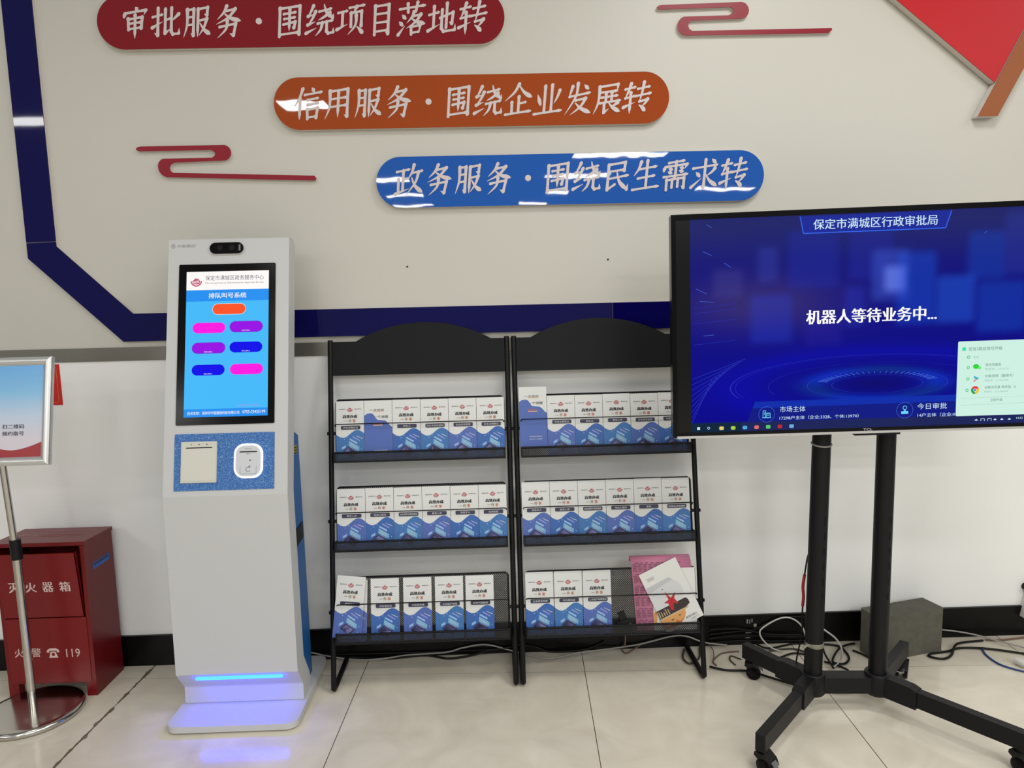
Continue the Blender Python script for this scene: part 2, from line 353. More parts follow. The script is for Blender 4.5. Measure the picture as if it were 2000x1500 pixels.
A_crim = mat('crimson_acrylic', (138, 10, 32), .35, spec=.3)
def cloud(lab, pts):
    # two-bend cloud line: thin bar, right bend, left bend, long thin bar
    xs = [p[0] for p in pts]; zs = [p[1] for p in pts]
    t = thing('cloud_ornament', lab, 'wall decoration', (sum(xs)/len(xs), 0, min(zs)), 'cloud line ornaments')
    mb = MB(); mb.prism(WALL, pts, 0, .010, M_pvc); mb.build('backing_board', t)
    mb = MB(); mb.prism(WALL, pts, .010, .0135, A_crim); mb.build('face_panel', t)
cloud('dark red curling cloud line ornament left of the orange banner', [(-1.216, 1.875), (-1.211, 1.880), (-1.199, 1.883), (-.912, 1.883), (-.903, 1.879), (-.897, 1.873), (-.8935, 1.866), (-.892, 1.856), (-.894, 1.847), (-.899, 1.84), (-.906, 1.834), (-.915, 1.831), (-1.083, 1.827), (-1.093, 1.825), (-1.1, 1.821), (-1.106, 1.811), (-1.103, 1.799), (-1.095, 1.793), (-.611, 1.774), (-.604, 1.766), (-.608, 1.757), (-1.119, 1.779), (-1.130, 1.784), (-1.138, 1.792), (-1.143, 1.801), (-1.145, 1.812), (-1.1445, 1.821), (-1.141, 1.829), (-1.134, 1.837), (-1.125, 1.841), (-.958, 1.841), (-.949, 1.847), (-.946, 1.855), (-.952, 1.864), (-.962, 1.867), (-1.201, 1.867), (-1.211, 1.869)])
cloud('dark red curling cloud line ornament near the ceiling beside the red flag panel', [(.586, 2.312), (.592, 2.317), (.604, 2.319), (.878, 2.325), (.889, 2.322), (.897, 2.315), (.902, 2.307), (.904, 2.297), (.902, 2.287), (.897, 2.278), (.889, 2.273), (.879, 2.271), (.709, 2.267), (.702, 2.265), (.697, 2.26), (.694, 2.25), (.698, 2.239), (.709, 2.233), (1.193, 2.235), (1.195, 2.229), (1.183, 2.219), (.686, 2.218), (.675, 2.221), (.666, 2.228), (.660, 2.237), (.658, 2.248), (.659, 2.258), (.662, 2.267), (.669, 2.275), (.679, 2.28), (.833, 2.282), (.847, 2.288), (.851, 2.297), (.847, 2.305), (.839, 2.309), (.594, 2.304)])

A_red = mat('flag_red_acrylic', (188, 18, 28), .38, spec=.3)
A_gold = mat('copper_acrylic', (150, 84, 42), .4, spec=.3)
t = thing('flag_ornament', 'big red flag panel with copper coloured pole in the top right corner of the wall', 'wall decoration', (1.75, 0, 1.926))
mb = MB(); mb.prism(WALL, [(1.763, 2.04), (2.25, 2.98), (1.0, 2.66), (1.0, 2.632)], 0.003, .030, M_pvc); mb.build('backing_board', t)
mb = MB(); mb.prism(WALL, [(1.763, 2.04), (2.25, 2.98), (1.0, 2.66), (1.0, 2.632)], .030, .033, A_red); mb.build('flag_panel', t)
mb = MB(); mb.prism(WALL, [(1.707, 1.926), (1.777, 1.926), (2.33, 2.98), (2.255, 2.98)], 0.003, .034, M_pvc); mb.prism(WALL, [(1.707, 1.926), (1.777, 1.926), (2.33, 2.98), (2.255, 2.98)], .034, .037, A_gold); mb.build('flag_pole', t)

t = thing('wall_notice', 'red paper notice stuck to the wall behind the framed sign', 'notice', (-1.66, 0, .993))
mb = MB(); mb.box(WALL, -1.78, -1.555, .993, 1.139, 0, .0015, mat('red_paper', (196, 22, 26), .6)); mb.build('paper_sheet', t)
mb = MB(); g_ = mat('gold_print', (214, 140, 40), .5)
for q in (((-1.77, 1.003), (-1.567, 1.003)), ((-1.567, 1.003), (-1.567, 1.129)), ((-1.567, 1.129), (-1.77, 1.129))): line(mb, WALL, q[0], q[1], .0012, .0019, g_)
mb.build('printed_border', t)
for px, pz, nm in ((-.303, 1.455, 'left'), (.413, 1.464, 'right')):
    mb = MB(); mb.lathe((px, 0, pz), [(.003, 0), (.003, .002), (.0015, .003)], M_black, 10, (0, -1, 0))
    tag(mb.build('wall_screw', loc=(px, 0, pz)), 'tiny dark screw head in the white wall, %s of the two above the blue band' % nm, 'screw', 'screw heads in the wall')

# ------------------------------------------------------------------ queue kiosk
kx0, kx1 = -1.055, -.665
K = thing('queue_kiosk', 'white queue ticket kiosk with touch screen and glowing blue foot strip', 'kiosk', (-.86, -.25, 0))
SIDE = Fr((0, 0, 0), (0, 1, 0), (0, 0, 1))      # u = y, v = z, w = x
mb = MB()
front = [(-.33, .0265), (-.327, .085), (-.38, .153), (-.37, .74), (-.178, 1.552)]
back = [(-.128, 1.547), (-.112, 1.531), (-.302, .735), (-.303, .168), (-.243, .077), (-.243, .0265)]
mb.prism(SIDE, front+back, kx0, kx1, M_white); mb.build('front_shell', K, bevel=.004)
M_kblue = mat('blue_coated_metal', (20, 92, 158), .42)
mb = MB(); mb.prism(SIDE, [(-.26, .0265), (-.14, .0265), (-.142, .885), (-.245, .93), (-.31, .735), (-.31, .17), (-.26, .1)], kx0+.02, kx1-.02, M_kblue); mb.build('rear_cabinet', K, bevel=.003)
mb = MB(); mb.prism(SIDE, [(-.24, .579), (-.16, .584), (-.16, .528), (-.24, .522)], kx1-.0205, kx1-.017, M_black); mb.build('side_vent', K)
mb = MB(); mb.prism(SIDE, [(-.20, .858), (-.165, .858), (-.165, .828), (-.2, .828)], kx1-.0205, kx1-.0195, mat('yellow_label', (150, 140, 70), .6))
for i in range(3): mb.prism(SIDE, [(-.197, .852-i*.009), (-.17, .852-i*.009), (-.17, .848-i*.009), (-.197, .848-i*.009)], kx1-.0195, kx1-.0192, M_black)
mb.build('warning_label', K)
mb = MB(); FL = Fr((0, 0, 0), (1, 0, 0), (0, 1, 0))
mb.prism(FL, rrect(-1.066, -.654, -.464, -.03, .035), .006, .0265, M_white); mb.build('base_plate', K, bevel=.003)
for a, b_ in ((-1.03, -.43), (-.69, -.43), (-1.03, -.07), (-.69, -.07)):
    mb = MB(); mb.lathe((a, b_, 0), [(.016, 0), (.016, .007)], M_rubber, 16); mb.build('foot_pad', K)
uy = Vector((0, .192, .812)).normalized(); KS = Fr((0, -.37, .74), (1, 0, 0), uy)
mb = MB(); mb.prism(KS, rrect(-1.0185, -.7075, .2243, .7475, .004), -.002, .003, M_glossblack); mb.build('screen_bezel', K)
# display
Dk = lambda n, c, es=1.0: glow('kiosk_'+n, c, es)
d_bg, d_mid, d_white, d_dark, d_grey = Dk('sky', (72, 190, 255), .95), Dk('header_blue', (40, 148, 246), .95), Dk('white', (255, 250, 248), 1), Dk('ink', (60, 66, 84)), Dk('grey', (120, 120, 130))
d_or, d_pk, d_pu, d_bl, d_red, d_edge = Dk('orange', (255, 84, 40), 1), Dk('pink', (255, 22, 226), 1), Dk('purple', (160, 10, 240), .9), Dk('blue', (10, 6, 235), 1), Dk('crest', (196, 90, 116)), Dk('rim', (80, 60, 190))
mb = MB(); w0 = .0034
mb.rect(KS, -.9935, -.7285, .249, .7228, w0, d_bg); mb.rect(KS, -.9935, -.7285, .6617, .7228, w0+.0002, d_white)
mb.rect(KS, -.9935, -.7285, .6243, .6617, w0+.0002, d_mid); mb.rect(KS, -.9935, -.7285, .249, .2748, w0+.0002, d_mid)
def crest(mb, fr, u, v, r, w, c1, c2):
    ring(mb, fr, u, v, r*.78, r, w, c1, 24, a0=180, a1=360); ring(mb, fr, u, v, r*.9, r, w, c2, 24, a0=0, a1=180)
    mb.poly(fr, [(u-r*.72, v-r*.05), (u-r*.1, v+r*.55), (u+r*.1, v+r*.35), (u+r*.25, v+r*.48), (u+r*.72, v-r*.05), (u+r*.5, v-r*.6), (u-r*.5, v-r*.6)], w, c1)
    for k in range(3): line(mb, fr, (u-r*.55, v-r*(.12+.16*k)), (u+r*.5, v+r*(.08-.16*k)), r*.07, w+.0001, c2)
crest(mb, KS, -.962, .692, .0185, w0+.0004, d_red, d_white)
mb.text(KS, '保定市满城区政务服务中心', -.839, .701, .0165, .188, w0+.0004, d_dark)
mb.text(KS, 'Mancheng District Administrative Approval Bureau', -.839, .6835, .0085, .188, w0+.0004, d_grey)
mb.text(KS, '排队叫号系统', -.861, .6425, .018, .121, w0+.0004, d_white, bold=.02)
def btn(u0, u1, v, c, hh=.0172, rim=None):
    if rim: mb.poly(KS, pill(u0-.001, u1+.001, v-hh-.001, v+hh+.001), w0+.0003, rim)
    mb.poly(KS, pill(u0, u1, v-hh, v+hh), w0+.0004, c)
btn(-.908, -.8025, .5975, d_or, rim=d_white)
for u0, v, c, rm, lab in ((-.971, .5365, d_pk, None, 0), (-.852, .5385, d_pu, d_edge, 1), (-.971, .471, d_pu, d_edge, 1), (-.852, .4715, d_bl, None, 1), (-.971, .3998, d_bl, None, 1), (-.8495, .3998, d_pk, None, 0)):
    btn(u0, u0+.1045, v, c, rim=rm)
    if lab: mb.text(KS, '等待人数0人', u0+.052, v-.0125, .0042, .027, w0+.0006, d_white)
mb.text(KS, '点击按钮取号办理业务', -.79, .283, .0065, .072, w0+.0004, Dk('violet', (170, 140, 230)))
mb.text(KS, '技术支持：深圳市中智融创科技有限公司', -.9, .2615, .0105, .164, w0+.0004, d_white, bold=.01)
mb.text(KS, '0755-23425199', -.772, .2625, .0095, .072, w0+.0004, d_white, bold=.01)
mb.build('touch_screen', K)
mb = MB(); mb.prism(KS, pill(-.923, -.807, .778, .8215), 0, .004, M_white); mb.prism(KS, pill(-.92, -.811, .781, .818), .004, .0075, M_glossblack)
for du in (-.887, -.848): mb.prism(KS, circ(du, .8, .0095), .0075, .0082, mat('lens_glass', '0a0a10', .05))
mb.rect(KS, -.826, -.82, .79, .81, .0077, mat('lens_print', (110, 110, 115), .5))
mb.build('camera_module', K, bevel=.001)
mb = MB(); lg = mat('grey_print', (150, 148, 142), .5)
ring(mb, KS, -1.0405, .811, .0055, .0072, .0004, lg, 20); mb.rect(KS, -1.0425, -1.0385, .808, .8145, .0004, lg)
mb.text(KS, '中智融创', -.998, .811, .0105, .058, .0004, lg, shx=.2); mb.build('maker_logo', K)
mb = MB()
spk = mat('speckled_blue', (26, 98, 168), .45)
nt = spk.node_tree; tx = nt.nodes.new('ShaderNodeTexNoise'); tx.inputs['Scale'].default_value = 420; tx.inputs['Detail'].default_value = 1
tcd = nt.nodes.new('ShaderNodeTexCoord'); nt.links.new(tcd.outputs['Object'], tx.inputs['Vector'])
crp = nt.nodes.new('ShaderNodeValToRGB'); crp.color_ramp.elements[0].position = .5; crp.color_ramp.elements[1].position = .72
crp.color_ramp.elements[0].color = lin((24, 92, 164)); crp.color_ramp.elements[1].color = lin((130, 168, 214))
nt.links.new(tx.outputs['Fac'], crp.inputs[0]); nt.links.new(crp.outputs[0], nt.nodes['Principled BSDF'].inputs['Base Color'])
mb.prism(KS, rrect(-1.0205, -.7065, .0175, .1965, .002), -.001, .002, spk); mb.build('device_panel', K)
mb = MB(); cream = mat('cream_plastic', (206, 205, 192), .45)
mb.prism(KS, rrect(-.9975, -.886, .0422, .1715, .002), .002, .007, cream); mb.build('ticket_printer', K, bevel=.001)
pp = K.children[-1]
mb = MB(); mb.prism(KS, rrect(-.9945, -.889, .048, .149, .002), .007, .0085, mat('cream_plastic_door', (208, 207, 196), .42)); mb.build('printer_door', pp, bevel=.0006)
mb = MB(); mb.rect(KS, -.982, -.9, .1505, .1535, .0073, M_black); mb.build('ticket_slot', pp)
for i, c in enumerate(((120, 120, 110), (70, 50, 40), (80, 70, 60))):
    mb = MB(); mb.prism(KS, circ(-.966+i*.0245, .1625, .0019, 10), .007, .0078, mat('lamp_%d' % i, c, .4)); mb.build('indicator_light', pp)
mb = MB(); mb.prism(KS, rrect(-.8315, -.7415, .0524, .161, .032, 10), .002, .007, mat('reader_glow', (240, 244, 246), .4, emit=(235, 244, 255), es=.95)); mb.build('card_reader', K, bevel=.002)
rdr = K.children[-1]
mb = MB(); mb.prism(KS, rrect(-.8255, -.7475, .0585, .155, .027, 10), .007, .0095, mat('reader_face', (205, 208, 212), .4)); mb.build('reader_face', rdr, bevel=.001)
mb = MB(); mb.rect(KS, -.8135, -.7585, .1335, .137, .0098, M_black); mb.prism(KS, circ(-.78, .1085, .0022, 12), .0095, .0102, M_black)
gp = mat('grey_icon', (120, 124, 132), .5)
mb.text(KS, '身份证', -.786, .145, .004, .02, .0098, gp); mb.text(KS, '请刷卡', -.786, .1285, .0035, .014, .0098, gp)
for q in (((-.811, .066), (-.811, .09)), ((-.761, .066), (-.761, .09)), ((-.811, .066), (-.761, .066))): line(mb, KS, q[0], q[1], .001, .0098, gp)
ring(mb, KS, -.786, .08, .006, .008, .0098, gp, 20, a0=30, a1=330); mb.prism(KS, circ(-.782, .089, .003, 10), .0095, .0099, gp)
mb.build('card_slot', rdr)
ch = Vector((0, .053, -.068)).normalized(); KC = Fr((0, -.38, .153), (1, 0, 0), -ch)   # chamfer above the foot
mb = MB(); mb.prism(KC, pill(-.998, -.716, -.028, -.015), -.001, .006, mat('blue_led', (20, 90, 255), .4, emit=(.003, .018, 1.0), es=42)); mb.build('light_strip', K)

# ------------------------------------------------------------------ magazine racks
ty = Vector((0, .23, 1.2)).normalized()
RK = Fr((0, -.255, 0), (1, 0, 0), ty)       # plane of the leaning uprights; v runs up the slope, w towards the viewer
def mesh_metal():
    mt = bpy.data.materials.new('expanded_metal_mesh'); mt.use_nodes = True; nt = mt.node_tree; N = nt.nodes; L = nt.links
    b = N['Principled BSDF']; b.inputs['Base Color'].default_value = lin('141416'); b.inputs['Roughness'].default_value = .45
    g = N.new('ShaderNodeTexCoord'); s_ = N.new('ShaderNodeSeparateXYZ'); L.new(g.outputs['Object'], s_.inputs[0])
    def mth(op, a, bb=None):
        n = N.new('ShaderNodeMath'); n.operation = op
        for i, q in enumerate((a, bb)):
            if q is None: continue
            if isinstance(q, (int, float)): n.inputs[i].default_value = q
            else: L.new(q, n.inputs[i])
        return n.outputs[0]
    zz = mth('ADD', s_.outputs['Z'], mth('MULTIPLY', s_.outputs['Y'], .8))
    a = mth('ADD', mth('DIVIDE', s_.outputs['X'], .0072), mth('DIVIDE', zz, .0088)); c = mth('SUBTRACT', mth('DIVIDE', s_.outputs['X'], .0072), mth('DIVIDE', zz, .0088))
    def tri(q): return mth('ABSOLUTE', mth('SUBTRACT', mth('FRACT', mth('ADD', q, 100.0)), .5))
    hole = mth('MULTIPLY', mth('LESS_THAN', tri(a), .28), mth('LESS_THAN', tri(c), .28))
    tr = N.new('ShaderNodeBsdfTransparent'); mx = N.new('ShaderNodeMixShader'); L.new(hole, mx.inputs[0]); L.new(b.outputs[0], mx.inputs[1]); L.new(tr.outputs[0], mx.inputs[2])
    L.new(mx.outputs[0], N['Material Output'].inputs['Surface']); return mt
M_mesh = mesh_metal()
SH = (.7925, .4865, .1745)                  # lip bottoms along the slope
RACKS = {}
def rack(side, lab, xl, xr, a0, a1):
    T = thing('magazine_rack', lab, 'magazine rack', ((xl+xr)/2, -.13, 0), 'black magazine racks'); RACKS[side] = T
    for x in (xl, xr):
        pts = [RK.P(x, 1.222, 0), RK.P(x, .06, 0)]
        pts += [RK.P(x, .035, 0), Vector((x, -.2535, .018)), Vector((x, -.244, .011)), Vector((x, -.22, .0095)), Vector((x, -.03, .0095))]
        mb = MB(); mb.tube(pts, .0092, M_black, 12); mb.build('side_tube', T)
    mb = MB(); pts = [(xl+.008, 1.216), (xl+.008, 1.096), (xr-.008, 1.096), (xr-.008, 1.216), (a1, 1.216)]
    c = (a0+a1)/2; h = (a1-a0)/2; sag = .064; rr = (h*h+sag*sag)/(2*sag)
    for k in range(1, 24):
        u = a1-(a1-a0)*k/24; pts.append((u, 1.216+math.sqrt(rr*rr-(u-c)**2)-(rr-sag)))
    pts += [(a0, 1.216)]
    mb.prism(RK, pts, -.003, .003, M_black2); mb.build('header_panel', T)
    for i, s0 in enumerate(SH):
        tl, tr_ = xl+.018, xr-.018
        mb = MB(); back_h = .217
        mb.rect(RK, tl, tr_, s0+.0, s0+back_h, -.004, M_mesh)
        mb.rect(RK, tl, tr_, s0+.002, s0+.030, .034, M_mesh)
        sh = mb.build('shelf', T)
        mb = MB(); mb.box(RK, tl-.003, tr_+.003, s0-.002, s0+.001, -.006, .036, M_black)
        mb.box(RK, tl-.003, tl+.001, s0, s0+.034, -.006, .036, M_black); mb.box(RK, tr_-.001, tr_+.003, s0, s0+.034, -.006, .036, M_black)
        mb.build('shelf_tray', sh)
        mb = MB(); mb.tube([RK.P(tl-.002, s0+.032, .035), RK.P(tr_+.002, s0+.032, .035)], .0038, M_black, 8); mb.tube([RK.P(tl-.002, s0, .035), RK.P(tr_+.002, s0, .035)], .003, M_black, 8); mb.build('lip_rail', sh)
        ts = s0+back_h
        mb = MB(); mb.tube([RK.P(tl, s0, -.004), RK.P(tl, ts-.008, -.004), RK.P(tl+.008, ts, -.004), RK.P(tr_-.008, ts, -.004), RK.P(tr_, ts-.008, -.004), RK.P(tr_, s0, -.004)], .0033, M_black, 8)
        mb.build('back_rail', sh)
        mb = MB(); wv = s0+.131
        mb.tube([RK.P(tl, wv-.012, -.002), RK.P(tl, wv-.003, .022), RK.P(tl+.004, wv, .028), RK.P(tr_-.004, wv, .028), RK.P(tr_, wv-.003, .022), RK.P(tr_, wv-.012, -.002)], .0019, M_black, 8); mb.build('retaining_wire', sh)
        for x, dx in ((xl, 1), (xr, -1)):
            mb = MB(); mb.tube([RK.P(x, s0+.1, 0), RK.P(x+dx*.02, s0+.1, 0)], .006, M_black, 8); mb.lathe(RK.P(x-dx*.009, s0+.1, 0), [(.006, 0), (.006, .004)], M_black, 10, (-dx, 0, 0)); mb.build('bolt', sh)
rack('left', 'black wire magazine rack beside the white kiosk, left of the two', -.584, .043, -.494, -.012)
rack('right', 'black wire magazine rack partly behind the television, right of the two', .068, .697, .128, .612)

# leaflets
P_white = mat('leaflet_paper', (216, 217, 214), .5); P_ink = mat('leaflet_ink', (38, 38, 42), .5); P_or = mat('leaflet_orange', (206, 104, 40), .5); P_tan = mat('leaflet_tan', (160, 116, 84), .5)
P_red = mat('leaflet_red', (176, 74, 78), .5); P_navy = mat('leaflet_navy', (52, 50, 92), .5); P_cap = mat('leaflet_caption', (56, 54, 80), .5); P_pale = mat('leaflet_pale_blue', (150, 186, 226), .5); P_lil = mat('leaflet_lilac', (150, 150, 214), .5)
P_cy = mat('leaflet_cyan', (120, 176, 210), .5)
def blue_print(name, c0, c1):
    mt = mat(name, c0, .45); nt = mt.node_tree; tcn = nt.nodes.new('ShaderNodeUVMap'); s_ = nt.nodes.new('ShaderNodeSeparateXYZ'); nt.links.new(tcn.outputs[0], s_.inputs[0])
    mx = nt.nodes.new('ShaderNodeMix'); mx.data_type = 'RGBA'; mx.inputs[6].default_value = lin(c0); mx.inputs[7].default_value = lin(c1); nt.links.new(s_.outputs['X'], mx.inputs[0]); nt.links.new(mx.outputs[2], nt.nodes['Principled BSDF'].inputs['Base Color']); return mt
P_blue = mat('leaflet_blue', (58, 112, 174), .5); P_blue2 = mat('leaflet_violet_blue', (76, 102, 174), .5); P_deep = mat('leaflet_deep_blue', (52, 98, 170), .5)
LW, LH = .0972, .21
def wave(u):    # height of the blue wave from the leaflet's foot
    x = u/LW
    return .0935-.0125*math.sin(2*math.pi*(x-.0))*1.0+.003*x
def leaflet(fr, txt, blue, label, flow=False, group='leaflets in the magazine racks', th=.004):
    """fr.o is the foot's left corner, on the face that leans on the rack"""
    mb = MB(); mb.box(fr, 0, LW, 0, LH, 0, th, P_white); e = th+.0003
    pts = [(0, 0), (LW, 0)]
    if not flow:
        pts += [(LW*(1-k/20), wave(LW*(1-k/20))) for k in range(21)]
        mb.poly(fr, pts, e, blue); e += .0002
        crest(mb, fr, LW/2, LH-.0285, .0098, e, P_red, P_white)
        mb.text(fr, '满城政务', .0225, LH-.0285, .004, .024, e, P_ink); mb.text(fr, '服务民生', LW-.0205, LH-.0285, .004, .024, e, P_ink)
        for i, c in enumerate('高效办成'): mb.text(fr, c, .0295+i*.0128, LH-.054, .0116, .0114, e, P_ink, bold=.07)
        for i, (c, pm) in enumerate((('一', P_tan), ('件', P_tan), ('事', P_or))): mb.text(fr, c, .0345+i*.0142, LH-.0695, .0108 if i else .0014, .0106, e, pm, bold=.02)
        mb.poly(fr, rrect(.0165, .0845, LH-.1, LH-.0865, .004), e, P_cap)
        n = len(txt); wd = min(.06, .0085*n); mb.text(fr, txt, .0505, LH-.0933, .0066, wd, e+.0002, P_white, bold=.01)
        # isometric laptop drawing
        c = (.052, .047)
        def iso(a, b_): return (c[0]+.0009*a, c[1]+.0009*b_)
        def par(q, m_): mb.poly(fr, [iso(*k) for k in q], e, m_)
        par([(-34, -16), (-12, 4), (26, -18), (4, -40)], P_navy); par([(-28, -18), (-10, -2), (18, -19), (0, -36)], P_lil)
        par([(-10, 8), (-8, 26), (32, 2), (30, -14)], P_cy); par([(-6, 30), (-5, 36), (24, 20), (23, 13)], P_pale); par([(6, 40), (7, 45), (34, 28), (34, 24)], P_lil)
        par([(-38, -8), (-36, 2), (-20, 10), (-22, 0)], P_pale)
        for a, b_ in ((-26, 32), (40, -6), (36, -26), (-38, -30), (-14, 40)): mb.poly(fr, [(iso(a, b_)[0]+q[0], iso(a, b_)[1]+q[1]) for q in circ(0, 0, .0017, 8)], e, P_pale)
        for k in range(4): line(mb, fr, iso(-4, 20-k*6), iso(24-k, 5-k*6), .0007, e+.0002, P_white)
        line(mb, fr, iso(20, 46), iso(26, 42), .001, e, P_white); line(mb, fr, iso(26, 42), iso(44, 34), .0016, e, P_white)
    else:
        k_ = [(LW, .117), (LW*.93, .121), (LW*.85, .131), (LW*.75, .139), (LW*.6, .1405), (LW*.47, .142), (LW*.4, .15), (LW*.33, .162), (LW*.24, .1655), (LW*.1, .164), (0, .157)]
        mb.poly(fr, pts+k_, e, blue); e += .0002
        o_ = mat('leaflet_highlight', (226, 176, 140), .5)
        mb.rect(fr, .031, .067, LH-.0395, LH-.0365, e, o_); mb.rect(fr, .0315, .064, LH-.0885, LH-.0855, e, o_)
        mb.text(fr, '一次告知', .044, LH-.0335, .0085, .05, e+.0002, P_ink); mb.text(fr, '一个流程', .0585, LH-.0575, .0095, .05, e+.0002, P_ink, bold=.01); mb.text(fr, '全程帮办', .0465, LH-.0815, .0085, .036, e+.0002, P_or)
        mb.text(fr, '扫码查看办事指南', .056, .035, .0038, .046, e, P_white); mb.text(fr, '高效办成一件事服务', .056, .0255, .0036, .046, e, P_white)
    o = mb.build('leaflet', loc=fr.o); tag(o, label, 'leaflet', group); return o
def spot(u, v, lift=.0, ang=0, lean=0):
    c, s = math.cos(ang), math.sin(ang)
    t_ = (RK.v*math.cos(lean)-RK.n*math.sin(lean)*-1) if lean else RK.v
    return Fr(RK.P(u, v, lift), RK.u*c+t_*s, t_*c-RK.u*s)
ordn = ('first', 'second', 'third', 'fourth', 'fifth', 'sixth')
CAP = {('left', 0): ['开办运输企业', None, '新生儿', '企业上市合法信息核查', '企业信息变更', '企业注销登记'],
       ('left', 1): ['教育入学', '残疾人服务', '社会保障卡居民服务', '教育入学', '退役军人', '信用修复'],
       ('left', 2): ['退役军人', '开办餐饮店', '公民身后事', '企业破产核查', '水电气网报装'],
       ('right', 0): [None, '企业注销登记', '新生儿', '教育入学', '企业信息变更', '水电气热报装'],
       ('right', 1): ['退役军人', '教育入学', '社会保障卡居民服务', '残疾人服务', '退休', '灵活就业人员社保服务'],
       ('right', 2): ['企业信息变更', '开办餐饮店', '二手房产转移登记']}
rown = ('top', 'middle', 'bottom')
for side, x0 in (('left', -.5632), ('right', .0805)):
    for row in range(3):
        caps = CAP[side, row]; jit = [R.uniform(-.0006, .0012) for _ in caps]
        for i, cap in enumerate(caps):
            lab = 'white and blue leaflet, %s from left on the %s shelf of the %s rack' % (ordn[i], rown[row], side)
            u = x0+i*.0986; v = SH[row]+.002+jit[i]; bl = (P_blue, P_blue2, P_deep)[(i+row) % 3]; lift = .010; ang = 0
            if side == 'left' and row == 2:
                u = (-.5705, -.4505, -.3385, -.229, -.1235)[i]; bl = (P_blue2, P_deep, P_blue2, P_blue, P_deep)[i]; v = SH[row]+.003
                if i == 0: ang = -.1; v += .018; lab = 'tilted leaflet at the left end of the left rack bottom shelf'; lift = .016; u = -.583
            if side == 'right' and row == 2: u = .0835+i*.1; lift = .014
            if cap is None:
                if side == 'right': v += .032
                lab = 'leaflet with tall blue hill shape on the top shelf of the %s rack' % side
                leaflet(spot(u, v, lift, 0), '', P_blue2, lab, flow=True)
            else:
                leaflet(spot(u, v, lift, ang), cap, bl, lab)
                if side == 'right' and row in (1, 2):     # the copy whose page edge shows behind
                    leaflet(spot(u+.001, v+.0045, lift-.0055, 0), cap, bl, 'leaflet tucked behind the %s from left on the right rack %s shelf' % (ordn[i], rown[row]))
leaflet(spot(-.5655, SH[2]+.0025, .005, -.03), '退役军人', P_blue2, 'leaflet half hidden behind the tilted one on the bottom shelf of the left rack')

# pink papers, booklet and magazine on the right rack's bottom shelf
pk = mat('pink_paper', (206, 128, 158), .6); pkd = mat('pink_paper_ink', (120, 72, 96), .6)
mb = MB(); prof = [(SH[2]+.003, .004), (.36, .005), (.405, .003), (.424, -.004), (.432, -.016), (.425, -.03), (.41, -.036)]
sp_ = spline([Vector((p[0], p[1], 0)) for p in prof], 6); nn = len(sp_)
vs = []
for q in sp_:
    g = (q.x-.18)/.25
    vs += [RK.P(.468-.012*g, q.x, q.y), RK.P(.684-.018*g, q.x, q.y), RK.P(.468-.012*g, q.x, q.y-.003), RK.P(.684-.018*g, q.x, q.y-.003)]
fs = []
for k in range(nn-1): a = 4*k; b_ = a+4; fs += [[a, a+1, b_+1, b_], [a+2, b_+2, b_+3, a+3], [a, b_, b_+2, a+2], [a+1, a+3, b_+3, b_+1]]
mb.add(vs, fs, pk, True)
for k in range(38):
    v = .41-k*.0056
    if k % 7 == 6: continue
    u0 = .472-.012*((v-.18)/.25)+(.008 if k % 7 == 0 else 0); segs = 9 if v > .385 else 4
    for j in range(segs):
        a = u0+j*.0185; line(mb, RK, (a, v), (a+R.uniform(.010, .017), v), .0022, .0072, pkd)
o = mb.build('pink_document', loc=RK.P(.57, SH[2], .004)); tag(o, 'pink printed sheets folded over the back of the right rack bottom shelf', 'document')
bw = mat('booklet_white', (228, 227, 222), .45)
mb = MB(); BKf = Fr(RK.P(.527, SH[2]+.004, .0085), RK.u, RK.v); mb.box(BKf, 0, .15, 0, .212, 0, .0035, bw)
mb.poly(BKf, [(0.001, .018), (0.001, .06), (.012, .068), (.012, .02)], .0038, mat('booklet_orange', (214, 148, 84), .5)); mb.text(BKf, '城市', .125, .031, .006, .014, .0038, P_ink)
o = mb.build('white_booklet', loc=BKf.o); tag(o, 'white booklet standing upright on the pink sheets, behind the slanted magazine', 'booklet')
ang = math.atan2(.4292-.3701, .609-.479)
mu = RK.u*math.cos(ang)+RK.v*math.sin(ang); mv = RK.v*math.cos(ang)-RK.u*math.sin(ang)
org = RK.P(.479, .3701, .0155)-mv*.221
MG = Fr(org, mu, mv); mb = MB(); mb.box(MG, 0, .143, 0, .221, 0, .004, bw); e = .0043
gr1 = mat('magazine_grey', (196, 196, 200), .5); gr2 = mat('magazine_light', (214, 214, 214), .5); mr = mat('magazine_red', (188, 28, 40), .5); md = mat('magazine_dark', (52, 40, 40), .5); mt_ = mat('magazine_tan', (206, 180, 138), .5); mo = mat('magazine_orange', (222, 160, 98), .5); mo2 = mat('magazine_rust', (204, 110, 64), .5)
mb.poly(MG, [(.0015, .085), (.1, .085)]+[(.06+.058*math.cos(math.radians(a)), .12+.05*math.sin(math.radians(a))) for a in range(-20, 125, 8)]+[(.0015, .172)], e, gr2)
mb.poly(MG, [(.004, .148), (.1, .158), (.09, .17), (.004, .168)], e+.0002, gr1)
mb.poly(MG, [(.0, .053), (.1, .053), (.118, .06), (.118, .074), (.112, .083), (.0, .083)], e+.0002, md)
for k in range(12): mb.rect(MG, .003+k*.0085, .006+k*.0085, .056, .078-(k % 3)*.004, e+.0004, mt_ if k < 5 else md)
mb.poly(MG, [(.048, .066), (.05, .09), (.036, .098), (.056, .101), (.056, .128), (.066, .104), (.09, .116), (.076, .098), (.082, .075), (.066, .084), (.058, .062)], e+.0006, mr)
mb.rect(MG, .054, .0595, .108, .13, e+.0005, mt_); mb.poly(MG, circ(.052, .142, .002, 8), e+.0004, md)
mb.rect(MG, .0, .108, .048, .053, e+.0002, mt_)
